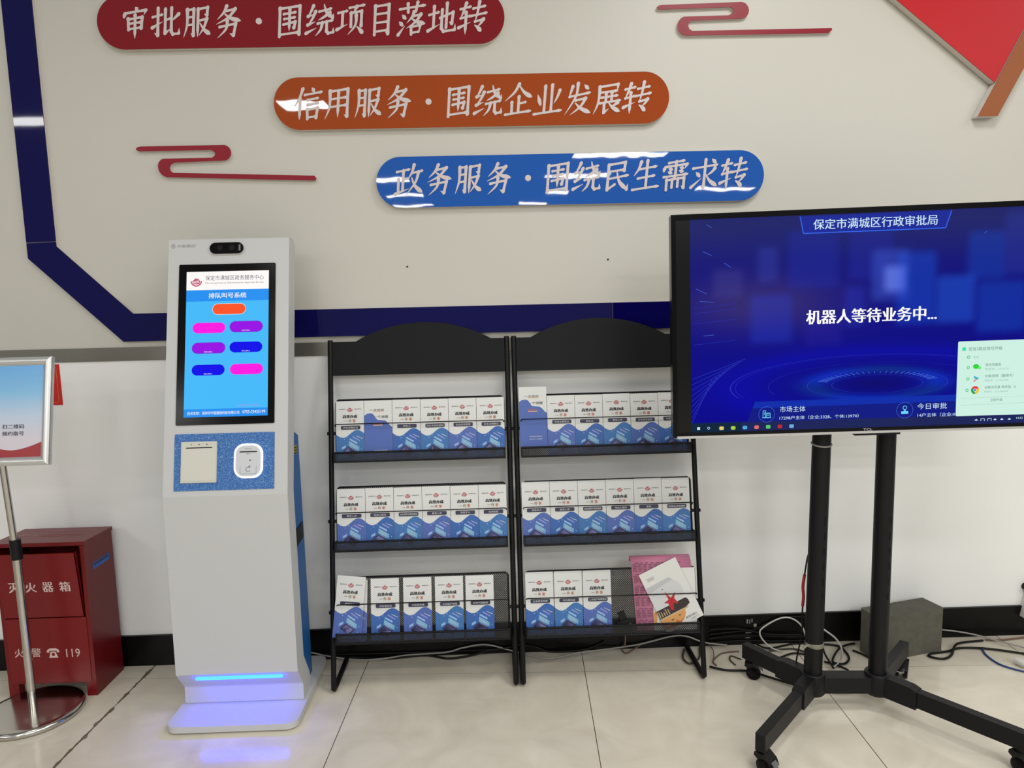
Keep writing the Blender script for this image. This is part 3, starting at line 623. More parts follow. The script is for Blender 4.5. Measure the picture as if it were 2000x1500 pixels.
mb.poly(MG, [(.0, .048)]+[(.0+.088*math.sin(math.radians(a)), .048-.04*(1-math.cos(math.radians(a)))) for a in range(85, -1, -9)] if False else [(.0, .048), (.094, .048), (.09, .034), (.078, .02), (.06, .011), (.04, .008), (.0, .014)], e, mo)
mb.poly(MG, [(.0, .022), (.02, .014), (.03, .024), (.045, .018), (.05, .03), (.06, .017), (.076, .022), (.06, .012), (.04, .009), (.0, .0145)], e+.0002, mo2)
for a, b_ in ((.014, .028), (.034, .032), (.064, .036)): mb.rect(MG, a, a+.009, b_, b_+.004, e+.0004, mat('magazine_brown', (120, 80, 50), .5))
mb.text(MG, '美丽的唐人', .105, .019, .0085, .045, e, P_ink); mb.text(MG, '启程时光', .113, .0085, .0055, .032, e, gp)
for k in range(3): mb.rect(MG, .018, .044, .194-k*.004, .1955-k*.004, e, gp)
o = mb.build('magazine', loc=MG.o); tag(o, 'slanted white magazine with red star picture lying on the pink sheets', 'magazine')

# plug adapter lying in the bottom shelf of the right rack
t = thing('power_adapter', 'black plug adapter lying on the right rack bottom shelf beside the pink sheets', 'power adapter', RK.P(.425, SH[2], .01))
AD = Fr(RK.P(.428, SH[2]+.005, .004), RK.u*.94+RK.v*.34, RK.v*.94-RK.u*.34); mb = MB(); mb.box(AD, -.02, .022, .0, .042, 0, .024, M_rubber); mb.build('adapter_body', t, bevel=.003)
mb = MB(); mb.box(AD, -.004, .02, .042, .068, .004, .018, M_rubber); mb.build('plug', t, bevel=.002)
mb = MB(); mb.box(RK, .428-.0005, .4485, SH[2]+.02, SH[2]+.03, .0, .002, gp); mb.build('rating_label', t)

# ------------------------------------------------------------------ television and stand
yv, rl = .0579, .0133
ex = Vector((math.cos(yv), -math.sin(yv), 0)); ez = Vector((0, 0, 1))
tu = ex*math.cos(rl)+ez*math.sin(rl); tv_ = ez*math.cos(rl)-ex*math.sin(rl)
TW, TH = 1.12, .64
c0 = Vector((1.06974, -.56807, 1.24475)); TV = Fr(c0-tu*TW/2+tv_*TH/2, tu, tv_)      # origin: top left corner, v is negative downwards
T = thing('television', 'large black flat television showing a blue waiting page on the wheeled stand', 'television', c0-tv_*TH/2)
mb = MB(); mb.prism(TV, rrect(0, TW, -TH, 0, .006), -.03, -.003, M_glossblack); mb.prism(TV, rrect(.15, TW-.15, -TH+.05, -.12, .02), -.06, -.03, M_black); mb.build('cabinet', T, bevel=.002)
mb = MB(); b_w = .0135
for u0, u1, v0, v1 in ((0, b_w, -TH, 0), (TW-b_w, TW, -TH, 0), (b_w, TW-b_w, -.0155, 0), (b_w, TW-b_w, -TH+.004, -.6265)): mb.box(TV, u0, u1, v0, v1, -.004, .002, M_glossblack)
mb.text(TV, 'TCL', TW/2, -.6315, .006, .026, .0024, mat('silver_letter', (200, 200, 204), .35)); mb.build('bezel', T)
mb = MB(); mb.box(TV, .012, TW-.002, -TH-.003, -TH+.004, -.02, .0035, mat('silver_trim', (205, 205, 205), .3, metal=.8)); mb.build('bottom_trim', T)
mb = MB(); mb.box(TV, TW/2+.02-.05, TW/2+.1, -TH-.012, -TH-.003, -.03, -.012, M_black); mb.build('sensor_tab', T)
# screen picture: a grid with a colour per vertex, so the shown page glows
S0, S1, V0, V1 = .0135, TW-.0135, -.6265, -.0155
I0 = .054; NX, NY = 250, 145
def sstep(a, b_, x): t_ = max(0, min(1, (x-a)/(b_-a) if b_ != a else 0)); return t_*t_*(3-2*t_)
boxes = [(.245, .30, .10, .20, (.06, .08, .55), .35), (.33, .47, .06, .22, (.015, .03, .42), .5), (.225, .34, .235, .37, (.02, .05, .65), .45), (.50, .62, .05, .20, (.02, .03, .42), .45),
         (.565, .665, .12, .26, (.06, .12, .75), .5), (.6, .655, .168, .235, (.16, .25, .95), .95), (.635, .74, .13, .33, (.01, .09, .8), .5), (.745, .85, .2, .33, (.02, .12, .85), .55), (.83, .93, .08, .21, (.01, .08, .62), .45),
         (.49, .545, .22, .33, (.03, .05, .6), .4), (.86, .99, .22, .36, (.01, .1, .75), .4), (.12, .2, .16, .24, (.09, .08, .35), .35), (.93, 1.08, .03, .2, (.03, .05, .4), .5), (.38, .48, .3, .38, (.03, .02, .4), .4)]
def page(u, v):
    d = -v; f = d/.62
    c = [.0015+.004*(1-f), .001+.005*(1-f), .165+.10*f]
    hz = math.exp(-((f-.05)/.16)**2); c = [c[0]+.010*hz, c[1]+.013*hz, c[2]-.03*hz]
    h2 = math.exp(-((f-.42)/.12)**2)*math.exp(-((u-.25)/.22)**2); c = [c[0]+.03*h2, c[1]+.02*h2, c[2]-.04*h2]
    for a, b_, p, q, col, k in boxes:
        s = .018; wgt = sstep(a-s, a+s, u)*(1-sstep(b_-s, b_+s, u))*sstep(p-s, p+s, d)*(1-sstep(q-s, q+s, d))*k*.55
        c = [c[i]*(1-wgt)+col[i]*wgt for i in range(3)]
    gx = (u-.58)/.42; gy = (d-.5)/.1; rr = math.hypot(gx, gy)
    c[2] += .10*math.exp(-((rr-.95)/.22)**2)+.22*math.exp(-((rr-.42)/.10)**2)*(.5+.5*math.cos(3*math.atan2(gy, gx)+1)); c[1] += .02*math.exp(-((rr-.42)/.1)**2)
    c[2] -= .09*math.exp(-(rr/.25)**2)
    if d > .598: c = [.012, .018, .10] if u > .2 else [.004, .02, .05]
    return [max(0, x) for x in c]
me_v = []; cols = []; fs = []
for j in range(NY+1):
    for i in range(NX+1):
        u = I0+(S1-I0)*i/NX; v = V0+(V1-V0)*j/NY; me_v.append(TV.P(u, v, -.0012)); cols.append(page(u, v))
for j in range(NY):
    for i in range(NX): a = j*(NX+1)+i; fs.append([a, a+1, a+NX+2, a+NX+1])
M_page = bpy.data.materials.new('lit_page'); M_page.use_nodes = True; nt = M_page.node_tree; b_ = nt.nodes['Principled BSDF']
at = nt.nodes.new('ShaderNodeVertexColor'); at.layer_name = 'page'; b_.inputs['Base Color'].default_value = (.001, .001, .001, 1); b_.inputs['Roughness'].default_value = .3; b_.inputs['Specular IOR Level'].default_value = .035
nt.links.new(at.outputs['Color'], b_.inputs['Emission Color']); b_.inputs['Emission Strength'].default_value = 1.0
mb = MB(); mb.add(me_v, fs, M_page)
G = lambda n, c, es=1.0: glow('page_'+n, c, es)
g_text, g_wh, g_cy, g_ln, g_ln2, g_pan, g_pane, g_mint = G('pale_text', (205, 232, 250)), G('white', (255, 255, 255)), G('cyan', (110, 215, 250)), G('line', (60, 90, 205)), G('faint_line', (36, 48, 178)), G('panel', (8, 44, 170)), G('panel_dark', (10, 24, 130)), G('mint', (206, 240, 226))
g_tr = G('trapezium', (26, 40, 150)); g_trl = G('trapezium_line', (50, 100, 230))
off = mat('unlit_glass', '08080a', .2, spec=.25)
mb.rect(TV, S0, I0, V0, V1, -.0012, off); w1 = -.0006
mb.poly(TV, [(.3615, -.0185), (.371, -.066), (.7635, -.066), (.7785, -.0185)], w1, g_tr)
for p, q in (((.3615, -.0185), (.371, -.066)), ((.371, -.066), (.7635, -.066)), ((.7635, -.066), (.7785, -.0185))): line(mb, TV, p, q, .0028, w1+.0002, g_trl)
mb.text(TV, '保定市满城区行政审批局', .5695, -.0425, .0285, .342, w1+.0003, g_text, bold=.008)
mb.text(TV, '机器人等待业务中...', .564, -.302, .0405, .364, w1+.0003, g_wh, bold=.028)
for r0, cc, wd in ((.42, g_ln2, .003), (.405, g_ln2, .0012), (.31, g_ln2, .0012), (.2, g_ln2, .0025), (.13, g_ln2, .002)): ring(mb, TV, .585, -.5, r0-wd, r0, w1, cc, 90, sq=.205, a0=-20 if r0 > .25 else 0, a1=200 if r0 > .25 else 360)
for k in range(26): a = math.radians(20+k*5.6); line(mb, TV, (.585+.15*math.cos(a), -.5+.15*.205*math.sin(a)), (.585+.18*math.cos(a), -.5+.18*.205*math.sin(a)), .002, w1, g_ln)
for k in range(9): line(mb, TV, (I0+.002, -.47-.016*k), (.19-.012*k+.02, -.415-.007*k), .0014, w1, g_ln2)
for p, q in (((.1, -.03), (.115, -.04)), ((.09, -.105), (.115, -.118)), ((.15, -.14), (.168, -.152)), ((.09, -.345), (.12, -.343)), ((.08, -.245), (.12, -.25)), ((.07, -.21), (.1, -.225)), ((.87, -.085), (.877, -.08))): line(mb, TV, p, q, .0016, w1, g_ln)
for y0 in (.27, .3, .255, .36): line(mb, TV, (I0+.01, -y0-.01), (I0+.13, -y0), .0009, w1, g_ln2)
mb.poly(TV, [(.2355, -.544), (.235, -.541), (1.0, -.5375), (1.0, -.598), (.2145, -.6)], w1+.0001, g_pane); mb.poly(TV, [(.2375, -.541), (1.0, -.5375), (1.0, -.556), (.231, -.56)], w1+.0002, g_pan)
for cx_ in (.271, .665): ring(mb, TV, cx_, -.579, .0222, .0236, w1+.0004, g_ln, 40)
for a, b_, p, q in ((.2605, .268, -.588, -.568), (.27, .281, -.588, -.575)):
    for s in (((a, p), (a, q)), ((a, q), (b_, q)), ((b_, q), (b_, p)), ((a, p), (b_, p)), ((a+.002, (p+q)/2), (b_-.002, (p+q)/2)), ((a+.002, (p+q)/2+.004), (b_-.002, (p+q)/2+.004))): line(mb, TV, s[0], s[1], .0015, w1+.0004, g_cy)
line(mb, TV, (.2585, -.5885), (.2835, -.5885), .0018, w1+.0004, g_cy)
ring(mb, TV, .665, -.572, .0045, .0062, w1+.0004, g_cy, 20); mb.rect(TV, .655, .675, -.59, -.582, w1+.0004, g_cy); mb.rect(TV, .6625, .6675, -.583, -.577, w1+.0004, g_cy)
mb.text(TV, '市场主体', .309, -.5655, .0175, .073, w1+.0004, g_text, align='l'); mb.text(TV, '17298户主体（企业:3328、个体:13970）', .308, -.591, .0115, .226, w1+.0004, g_text, align='l')
mb.text(TV, '今日审批', .7, -.5695, .0175, .084, w1+.0004, g_text, align='l'); mb.text(TV, '14户主体（企业:0、个体:14）', .7015, -.595, .0112, .17, w1+.0004, g_text, align='l')
# pop-up window
mb.poly(TV, rrect(.809, 1.0995, -.6015, -.386, .004), w1+.0008, g_mint); w2 = w1+.0010
gg, gi, gl = G('green', (60, 200, 120)), G('ink', (90, 120, 112)), G('light_ink', (150, 186, 176))
mb.poly(TV, rrect(.821, .831, -.413, -.403, .0025), w2, G('teal', (52, 224, 160))); mb.text(TV, '您有3款应用可升级', .839, -.4085, .0105, .094, w2, gi, align='l')
for u_, v_ in ((.8395, -.4315), (.8395, -.4615), (.8395, -.494), (.8385, -.527)): ring(mb, TV, u_, v_, .0026, .0046, w2, gg, 16)
mb.text(TV, '全选', .852, -.4315, .0075, .016, w2, gl, align='l')
mb.poly(TV, circ(.861, -.459, .0085, 16, .0072), w2, G('lime', (50, 210, 60))); mb.poly(TV, circ(.871, -.463, .0055, 14, .0048), w2, G('lime_light', (120, 235, 130)))
mb.poly(TV, [(.857, -.486), (.87, -.492), (.868, -.498), (.856, -.4925)], w2, G('cyan_icon', (60, 180, 200))); mb.poly(TV, [(.87, -.492), (.856, -.5045), (.856, -.4995), (.864, -.4955)], w2, G('red_icon', (230, 80, 70)))
for a0, cc in ((30, (222, 62, 72)), (150, (40, 160, 90)), (270, (236, 200, 40))): ring(mb, TV, .861, -.527, .0045, .0115, w2, G('wheel%d' % a0, cc), 14, a0=a0, a1=a0+120)
mb.poly(TV, circ(.861, -.527, .0045, 16), w2+.0001, g_wh); mb.poly(TV, circ(.861, -.527, .0034, 16), w2+.0002, G('wheel_core', (60, 130, 230)))
for i, (a, b_) in enumerate((('微信电脑版', '新版本：3.9.12.51'), ('优酷视频（酷喵号）', '新版本：9.2.64.1002'), ('谷歌浏览器 稳定版（6', '新版本：132.0.6834.84'))):
    vv = -.455-i*.0325; mb.text(TV, a, .887, vv, .0082, (.044, .08, .088)[i], w2, gi, align='l'); mb.text(TV, b_, .887, vv-.0125, .0068, .066, w2, gl, align='l')
mb.text(TV, '立即升级', .922, -.557, .0085, .034, w2, gi); line(mb, TV, (.822, -.55), (1.09, -.547), .0006, w2, gl); line(mb, TV, (.822, -.57), (1.09, -.567), .0006, w2, gl)
# task bar
ic = ((.0745, 'w'), (.1035, 'o'), (.141, (226, 206, 110)), (.1745, (170, 210, 70)), (.2085, (70, 170, 220)), (.242, (220, 110, 110)), (.2755, (90, 200, 110)), (.309, (190, 40, 60)), (.3425, (110, 170, 220)))
for u_, k in ic:
    if k == 'w':
        for a, b_ in ((-.004, .0), (.0002, .0), (-.004, -.004), (.0002, -.004)): mb.rect(TV, u_+a, u_+a+.0036, -.6145+b_, -.6145+b_+.0036, w1+.0004, g_wh)
    elif k == 'o': ring(mb, TV, u_, -.6145, .0026, .0038, w1+.0004, g_text, 18)
    else: mb.poly(TV, rrect(u_-.0065, u_+.0065, -.621, -.6105, .003), w1+.0004, G('task%d' % k[0], k))
for k, s in enumerate((.868, .886, .905, .921, .94, .961)):
    if k in (1, 2): 
        for p, q in (((s-.005, -.618), (s-.005, -.611)), ((s-.005, -.611), (s+.005, -.611)), ((s+.005, -.611), (s+.005, -.618))): line(mb, TV, p, q, .0014, w1+.0004, g_text)
    else: mb.poly(TV, [(s-.005, -.6155), (s, -.611), (s+.005, -.6155), (s, -.6165)], w1+.0004, g_text)
mb.text(TV, '14:52', .99, -.612, .006, .018, w1+.0004, g_text)
o = mb.build('screen', T)
ca = o.data.color_attributes.new('page', 'FLOAT_COLOR', 'POINT')
for i, c in enumerate(cols): ca.data[i].color = (c[0], c[1], c[2], 1)

# stand
PL_, PR_ = Vector((.988, -.448, 0)), Vector((1.190, -.462, 0))
ST = thing('tv_stand', 'black wheeled steel stand with two poles carrying the television', 'tv stand', (PL_+PR_)/2)
M_st = mat('stand_black', '100f12', .48, spec=.25)
def polev(p, side):
    lean = Vector((.012, 0, 1.25)) if side == 'l' else Vector((.0, 0, 1.25))
    mb = MB(); mb.tube([p+Vector((0, 0, .07)), p+lean], .0275, M_st, 28); o = mb.build('pole', ST)
    for k in range(6):
        mb = MB(); zc = .630-k*.0485; ax = p+lean*(zc/1.25); dirv = Vector((.34, -.94, 0)).normalized(); tx_ = Vector((.94, .34, 0)).normalized()
        fr = Fr(ax+dirv*.0268, tx_, (0, 0, 1)); mb.box(fr, -.0028, .0028, -.011, .011, -.004, .0009, M_glossblack); mb.build('slot', o)
    return o
pl = polev(PL_, 'l'); pr_ = polev(PR_, 'r')
mb = MB(); ax = PL_+Vector((.012, 0, 1.25))*(.868/1.25); mb.tube([ax+Vector((.0285*math.cos(a), .0285*math.sin(a), .004*math.sin(a))) for a in [2*math.pi*k/28 for k in range(28)]], .003, mat('clear_tie', (150, 148, 145), .3), 6, closed=True); mb.build('cable_tie', pl)
mb = MB(); tp = mat('clear_tape', (122, 120, 104), .3)
mb.lathe(PL_+Vector((.0025, 0, .222)), [(.0278, -.007), (.0286, -.005), (.0286, .006), (.0278, .008)], tp, 28); mb.tube([PL_+Vector((-.02, -.022, .224)), PL_+Vector((-.034, -.03, .232)), PL_+Vector((-.046, -.03, .222))], .004, tp, 6); mb.build('tape_wrap', pl)
for p in (PL_, PR_):
    mb = MB(); mb.lathe(p, [(.034, .058), (.038, .062), (.038, .124), (.036, .128), (.03, .128)], M_st, 32); mb.build('hub', ST)
d = (PR_-PL_).normalized(); nrm = Vector((-d.y, d.x, 0))
BR = Fr(PL_, d, nrm); mb = MB(); mb.box(BR, .02, (PR_-PL_).length-.02, -.024, .024, .066, .118, M_st); mb.build('cross_bar', ST, bevel=.003)
def leg(p, e, lab):
    e = Vector(e); dd = (e-p); L = dd.length; dd.normalize(); nn_ = Vector((-dd.y, dd.x, 0)); fr = Fr(p, dd, nn_)
    mb = MB(); mb.box(fr, .02, L, -.0145, .0145, .066, .116, M_st); o = mb.build('leg', ST, bevel=.002)
    mb = MB(); S_ = Fr(p, dd, (0, 0, 1)); mb.prism(S_, [(.02, .06), (.125, .06), (.125, .117), (.105, .124), (.02, .126)], -.019, .019, M_st); mb.build('leg_sleeve', o, bevel=.002)
    # swivel caster
    cpos = e-dd*.022; mb = MB(); mb.lathe(cpos, [(.013, .058), (.013, .067)], M_rubber, 16)
    sw = Vector((math.cos(lab), math.sin(lab), 0)); ax_ = Vector((-sw.y, sw.x, 0)); wc = cpos+sw*.014+Vector((0, 0, .0245)); 
    W_ = Fr(cpos, sw, (0, 0, 1)); mb.prism(W_, [(-.014, .059), (.01, .059), (.03, .045), (.038, .028), (.03, .022), (.012, .03), (-.004, .04), (-.016, .048)], -.021, .021, M_rubber)
    cs = mb.build('caster', o, bevel=.002)
    for sd in (-1, 1):
        mb = MB(); mb.lathe(wc+ax_*(.0135*sd-.0075), [(.008, 0), (.022, .0), (.0242, .002), (.0242, .012), (.022, .0145), (.008, .0145)], M_glossblack, 24, ax_); mb.build('wheel', cs)
    mb = MB(); mb.prism(Fr(cpos+sw*.03+Vector((0, 0, .036)), sw, (0, 0, 1)), [(0, 0), (.012, -.008), (.014, -.004), (.002, .005)], -.012, .012, mat('chrome_tab', (215, 215, 218), .15, metal=1)); mb.build('brake_pedal', cs)
leg(PL_, (.707, -.749, 0), -.9); leg(PR_, (1.437, -.79, 0), -1.2); leg(PL_, (.848, -.222, 0), -.4); leg(PR_, (1.40, -.25, 0), -2.2)
for p, lx in ((PL_, .012), (PR_, 0)):
    mb = MB(); q = p+Vector((lx*.95, -.035, 1.2)); mb.box(Fr(q, (1, 0, 0), (0, 0, 1)), -.03, .03, -.2, .16, -.008, .018, M_st); mb.build('bracket', ST)

# ------------------------------------------------------------------ concrete block
ca_, sa_ = math.cos(.25), math.sin(.25)
t_o = Vector((1.352, -.178, 0)); CB = Fr(t_o, (ca_, sa_, 0), (-sa_, ca_, 0))
mc = mat('grey_concrete', (90, 88, 78), .92, noise=(38, .28), bump=(90, .6, .004))
mb = MB(); mb.box(CB, 0, .285, 0, .098, 0, .165, mc); o = mb.build('concrete_block', loc=t_o, bevel=.008, seg=3); tag(o, 'grey concrete block on the floor behind the television stand', 'concrete block')

# ------------------------------------------------------------------ fire extinguisher box
FB = thing('fire_extinguisher_box', 'red metal fire extinguisher box standing against the wall at the left', 'fire extinguisher box', (-1.56, -.12, 0))
M_rd = mat('red_paint', (106, 14, 19), .34, spec=.35, noise=(3, .06)); M_rd2 = mat('red_paint_door', (116, 17, 20), .32, spec=.35)
x0, x1, yf, yb = -1.71, -1.41, -.208, -.03
mb = MB(); Ff = Fr((0, yf, 0), (1, 0, 0), (0, 0, 1))     # w towards viewer
mb.box(Ff, x0, x0+.004, .05, .538, yf-yb, 0, M_rd); mb.box(Ff, x1-.004, x1, .05, .538, yf-yb, 0, M_rd); mb.box(Ff, x0+.004, x1-.004, .055, .538, yf-yb, yf-yb+.004, M_rd); mb.box(Ff, x0+.004, x1-.004, .05, .055, yf-yb, 0, M_rd)
for a, b_ in ((x0+.004, x0+.014), (x1-.014, x1-.004)): mb.box(Ff, a, b_, .055, .538, -.006, .0, M_rd)
mb.build('body', FB)
for a in (x0, x1-.034):
    mb = MB(); mb.box(Ff, a, a+.034, 0, .05, -.03, 0, M_rd); mb.build('foot', FB)
    mb = MB(); mb.box(Ff, a, a+.034, 0, .05, yf-yb, yf-yb+.03, M_rd); mb.build('foot', FB)
mb = MB(); mb.box(Ff, x1-.004, x1, 0, .05, yf-yb+.03, -.03, M_rd); mb.build('side_skirt', FB)
LD = Fr((0, yf-.006, .541), (1, 0, 0), (0, (yb-.002)-yf+.006, -.006)); dl = math.hypot((yb-.002)-yf+.006, .006)
mb = MB(); mb.box(LD, x0-.006, x1+.006, 0, dl, 0, .013, M_rd); mb.build('lid', FB, bevel=.002)
lid = FB.children[-1]
lp = mat('faded_print', (196, 120, 124), .5); mb = MB()
mb.text(LD, '使用前请仔细阅读说明', -1.535, dl*.8, .018, .17, .0134, lp); mb.text(LD, '灭火器', -1.645, dl*.5, .022, .06, .0134, lp)
for k in range(2): mb.rect(LD, -1.6+.0*k, -1.46, dl*(.52-.1*k), dl*(.55-.1*k), .0134, mat('faint_print', (150, 60, 64), .5))
mb.build('lid_print', lid)
mb = MB(); mb.box(Ff, x0+.014, x1-.014, .056, .286, -.002, .002, M_rd2); o = mb.build('lower_panel', FB)
W_p = mat('box_lettering', (214, 190, 184), .5); mb = MB()
mb.text(Ff, '火', -1.661, .164, .031, .031, .0024, W_p); mb.text(Ff, '警', -1.603, .1645, .032, .032, .0024, W_p); mb.text(Ff, '119', -1.4785, .159, .030, .047, .0024, W_p)
uc, vc = -1.549, .161      # telephone
mb.poly(Ff, [(uc-.012, vc-.017), (uc+.019, vc-.017), (uc+.011, vc+.005), (uc-.005, vc+.005)], .0024, W_p)
mb.poly(Ff, [(uc-.019, vc+.002), (uc-.01, vc+.002), (uc-.009, vc+.008), (uc+.015, vc+.008), (uc+.016, vc+.002), (uc+.025, vc+.002), (uc+.023, vc+.011), (uc+.013, vc+.017), (uc-.007, vc+.017), (uc-.017, vc+.011)], .0024, W_p); mb.poly(Ff, circ(uc+.0035, vc-.005, .0058, 16), .0027, M_rd2)
mb.build('lettering', o)
dn = Vector((0, -.022, .235)).normalized(); Fd = Fr((0, yf-.002, .29), (1, 0, 0), dn)
mb = MB(); mb.box(Fd, x0+.012, x1-.02, 0, .232, -.004, 0, M_rd2); mb.box(Fd, x1-.0215, x1-.02, 0, .232, -.014, 0, M_rd2); o = mb.build('door', FB)
mb = MB()
for i, c in enumerate('灭火器箱'): mb.text(Fd, c, -1.647+i*.0565, .112, .036, .036, .0006, W_p, bold=.025)
mb.build('lettering', o)
mb = MB(); Fs = Fr((x1, 0, 0), (0, 1, 0), (0, 0, 1)); mb.prism(Fs, [(-.164, .437), (-.06, .437), (-.06, .46), (-.164, .46)], -.001, .0012, mat('blue_recess', (24, 92, 176), .5)); mb.prism(Fs, [(-.158, .449), (-.066, .449), (-.066, .4565), (-.158, .4565)], .0012, .0016, mat('dark_recess', (12, 30, 70), .5)); mb.build('handle_slot', FB)

# ------------------------------------------------------------------ framed sign on a round base
SG = thing('sign_stand', 'framed floor sign on a steel pole with round base at the left edge', 'sign stand', (-1.562, -.315, 0))
mb = MB(); mb.lathe((-1.565, -.315, 0), [(.14, 0), (.150, .003), (.153, .010), (.150, .018), (.143, .022), (.13, .0235), (.02, .026)], M_chrome, 64); mb.build('base', SG)
mb = MB(); mb.tube([(-1.563, -.312, .02), (-1.560, -.318, .58)], .0125, M_chrome, 24); mb.build('lower_tube', SG)
mb = MB(); mb.tube([(-1.560, -.318, .54), (-1.566, -.335, .99)], .0105, M_chrome, 24); mb.build('upper_tube', SG)
mb = MB(); mb.tube([(-1.559, -.318, .537), (-1.560, -.318, .602)], .0165, M_rubber, 24); mb.build('collar', SG)
s0 = Vector((-1.372, -.405, .862)); s1 = Vector((-1.375, -.330, 1.188)); sv = (s1-s0); sH = sv.length
SW_ = .228
SN = Fr(s0-Vector((SW_, 0, 0)), (1, 0, .004), sv)
al = mat('aluminium_rail', (208, 208, 206), .3, metal=.55)
mb = MB(); mb.box(SN, 0, SW_, 0, sH, -.012, 0, al)
fw = .026
for a in (([(0, 0), (SW_, 0), (SW_-fw, fw), (fw, fw)]), ([(SW_, 0), (SW_, sH), (SW_-fw, sH-fw), (SW_-fw, fw)]), ([(SW_, sH), (0, sH), (fw, sH-fw), (SW_-fw, sH-fw)]), ([(0, sH), (0, 0), (fw, fw), (fw, sH-fw)])):
    n_ = 6; P0, P1, P2, P3 = [Vector((q[0], q[1], 0)) for q in a]; vs = []
    for k in range(n_+1):
        f = k/n_; h = .010*math.sin(math.pi*(.12+.88*f))+.001
        A_ = P0.lerp(P3, f); B_ = P1.lerp(P2, f); vs += [SN.P(A_.x, A_.y, h), SN.P(B_.x, B_.y, h)]
    mb.add(vs, [[2*k, 2*k+1, 2*k+3, 2*k+2] for k in range(n_)], al, True)
mb.build('frame', SG)
fr_ = SG.children[-1]
sky = mat('poster_sky', (100, 170, 220), .2)
nt = sky.node_tree; tcn = nt.nodes.new('ShaderNodeTexCoord'); sz = nt.nodes.new('ShaderNodeSeparateXYZ'); nt.links.new(tcn.outputs['Generated'], sz.inputs[0])
cr = nt.nodes.new('ShaderNodeValToRGB'); nt.links.new(sz.outputs['Z'], cr.inputs[0]); els = cr.color_ramp.elements
els[0].position = .2; els[0].color = lin((214, 206, 216)); els[1].position = 1; els[1].color = lin((58, 150, 214)); e_ = els.new(.45); e_.color = lin((190, 206, 226)); e_ = els.new(.7); e_.color = lin((128, 186, 226))
nt.links.new(cr.outputs[0], nt.nodes['Principled BSDF'].inputs['Base Color'])
mb = MB(); mb.rect(SN, fw-.002, SW_-fw+.002, fw-.002, sH-fw+.002, .0012, sky); o = mb.build('poster', fr_)
mb = MB(); mb.poly(SN, [(fw, fw), (SW_-fw, fw)]+[(SW_-fw-(SW_-2*fw)*k/16, .047+.024*abs(1-k/8)**1.6*(1 if k < 8 else .9)) for k in range(17)], .0016, mat('poster_red', (158, 46, 52), .3)); mb.build('poster_wave', o)
mb = MB(); pk_ = mat('poster_ink', (58, 50, 58), .4)
mb.text(SN, '扫二维码', SW_/2+.002, .120, .0135, .066, .0016, pk_, bold=.03); mb.text(SN, '预约取号', SW_/2+.002, .0985, .0135, .066, .0016, pk_, bold=.03); mb.build('poster_text', o)

# ------------------------------------------------------------------ cables on the floor and along the wall
kb, kg, kw, kbl, kbr, kol = mat('cable_black', '0b0b0a', .5, spec=.25), mat('cable_grey', (150, 146, 140), .5), mat('cable_white', (196, 192, 186), .45), mat('cable_blue', (30, 60, 120), .45), mat('cable_brown', (110, 80, 62), .5), mat('cable_olive', (52, 52, 38), .5)
def cable(lab, pts, r, mt, dz=0):
    q = [Vector((p[0], min(p[1], -.011-r-.002-dz), max(p[2], r+.0003)+dz)) for p in pts]
    mb = MB(); mb.tube(spline(q, 7), r, mt, 8); o = mb.build('cable', loc=q[0]); tag(o, lab, 'cable', 'loose cables along the wall'); return o
cable('long light grey cable waving along the wall behind both racks', [(-.739, -.012, .036), (-.641, -.012, .01), (-.539, -.043, .006), (-.445, -.039, .006), (-.352, -.014, .007), (-.217, -.012, .012), (-.149, -.012, .028), (-.062, -.012, .037), (.035, -.014, .009), (.11, -.059, .006), (.175, -.083, .006), (.283, -.048, .006), (.422, -.022, .006), (.522, -.012, .018), (.639, -.012, .044), (.698, -.012, .042), (.767, -.012, .015), (.85, -.029, .006)], .0032, kg, .004)
cable('black cable snaking under the bottom shelf of the left rack', [(-.736, -.014, .006), (-.66, -.012, .012), (-.544, -.016, .006), (-.427, -.032, .006), (-.294, -.018, .006), (-.205, -.048, .006), (-.12, -.031, .006), (-.043, -.012, .018), (.035, -.012, .027)], .0042, kb)
cable('straight black cable at the foot of the baseboard behind the left rack', [(-.736, -.012, .027), (-.621, -.012, .021), (-.448, -.012, .019), (-.255, -.012, .018), (.015, -.012, .02)], .0035, kb)
cable('black cable drooping under the left half of the right rack', [(.055, -.012, .035), (.122, -.012, .024), (.17, -.02, .006), (.247, -.026, .006), (.326, -.012, .01), (.385, -.012, .035)], .0042, kb)
cable('thin pale cable on the floor tiles behind the left foot of the right rack', [(.108, -.085, .003), (.146, -.092, .003), (.204, -.077, .003), (.322, -.047, .003)], .002, kg)
cable('short dark cable with reddish bend hanging below the plug adapter', [(.435, -.19, .16), (.448, -.1, .06), (.452, -.03, .025), (.451, -.02, .006), (.459, -.057, .006), (.49, -.04, .01), (.526, -.014, .019)], .0025, kbr)
cable('olive cable looping inside the right foot of the right rack', [(.683, -.041, .006), (.662, -.106, .006), (.675, -.148, .006), (.72, -.11, .006), (.745, -.034, .006), (.767, -.014, .025)], .0035, kol)
cable('long black cable lying on the floor from the right rack under the stand', [(.74, -.174, .006), (.793, -.203, .006), (.868, -.215, .006), (.924, -.26, .006), (.991, -.312, .006), (1.087, -.36, .006), (1.134, -.369, .006), (1.173, -.353, .006), (1.199, -.323, .006)], .004, kb)
cable('thin cable curving on the floor right of the right rack foot', [(.783, -.02, .004), (.786, -.064, .004), (.773, -.114, .004), (.756, -.157, .004)], .0018, kbr, .006)
cable('brown cable bowing on the floor left of the rear caster', [(.882, -.067, .004), (.815, -.078, .004), (.766, -.132, .004), (.768, -.165, .004)], .0024, kbr)
cable('small olive cable bend beside the rear left caster', [(.87, -.128, .004), (.842, -.1, .004), (.829, -.129, .004), (.836, -.165, .004)], .0024, kol)
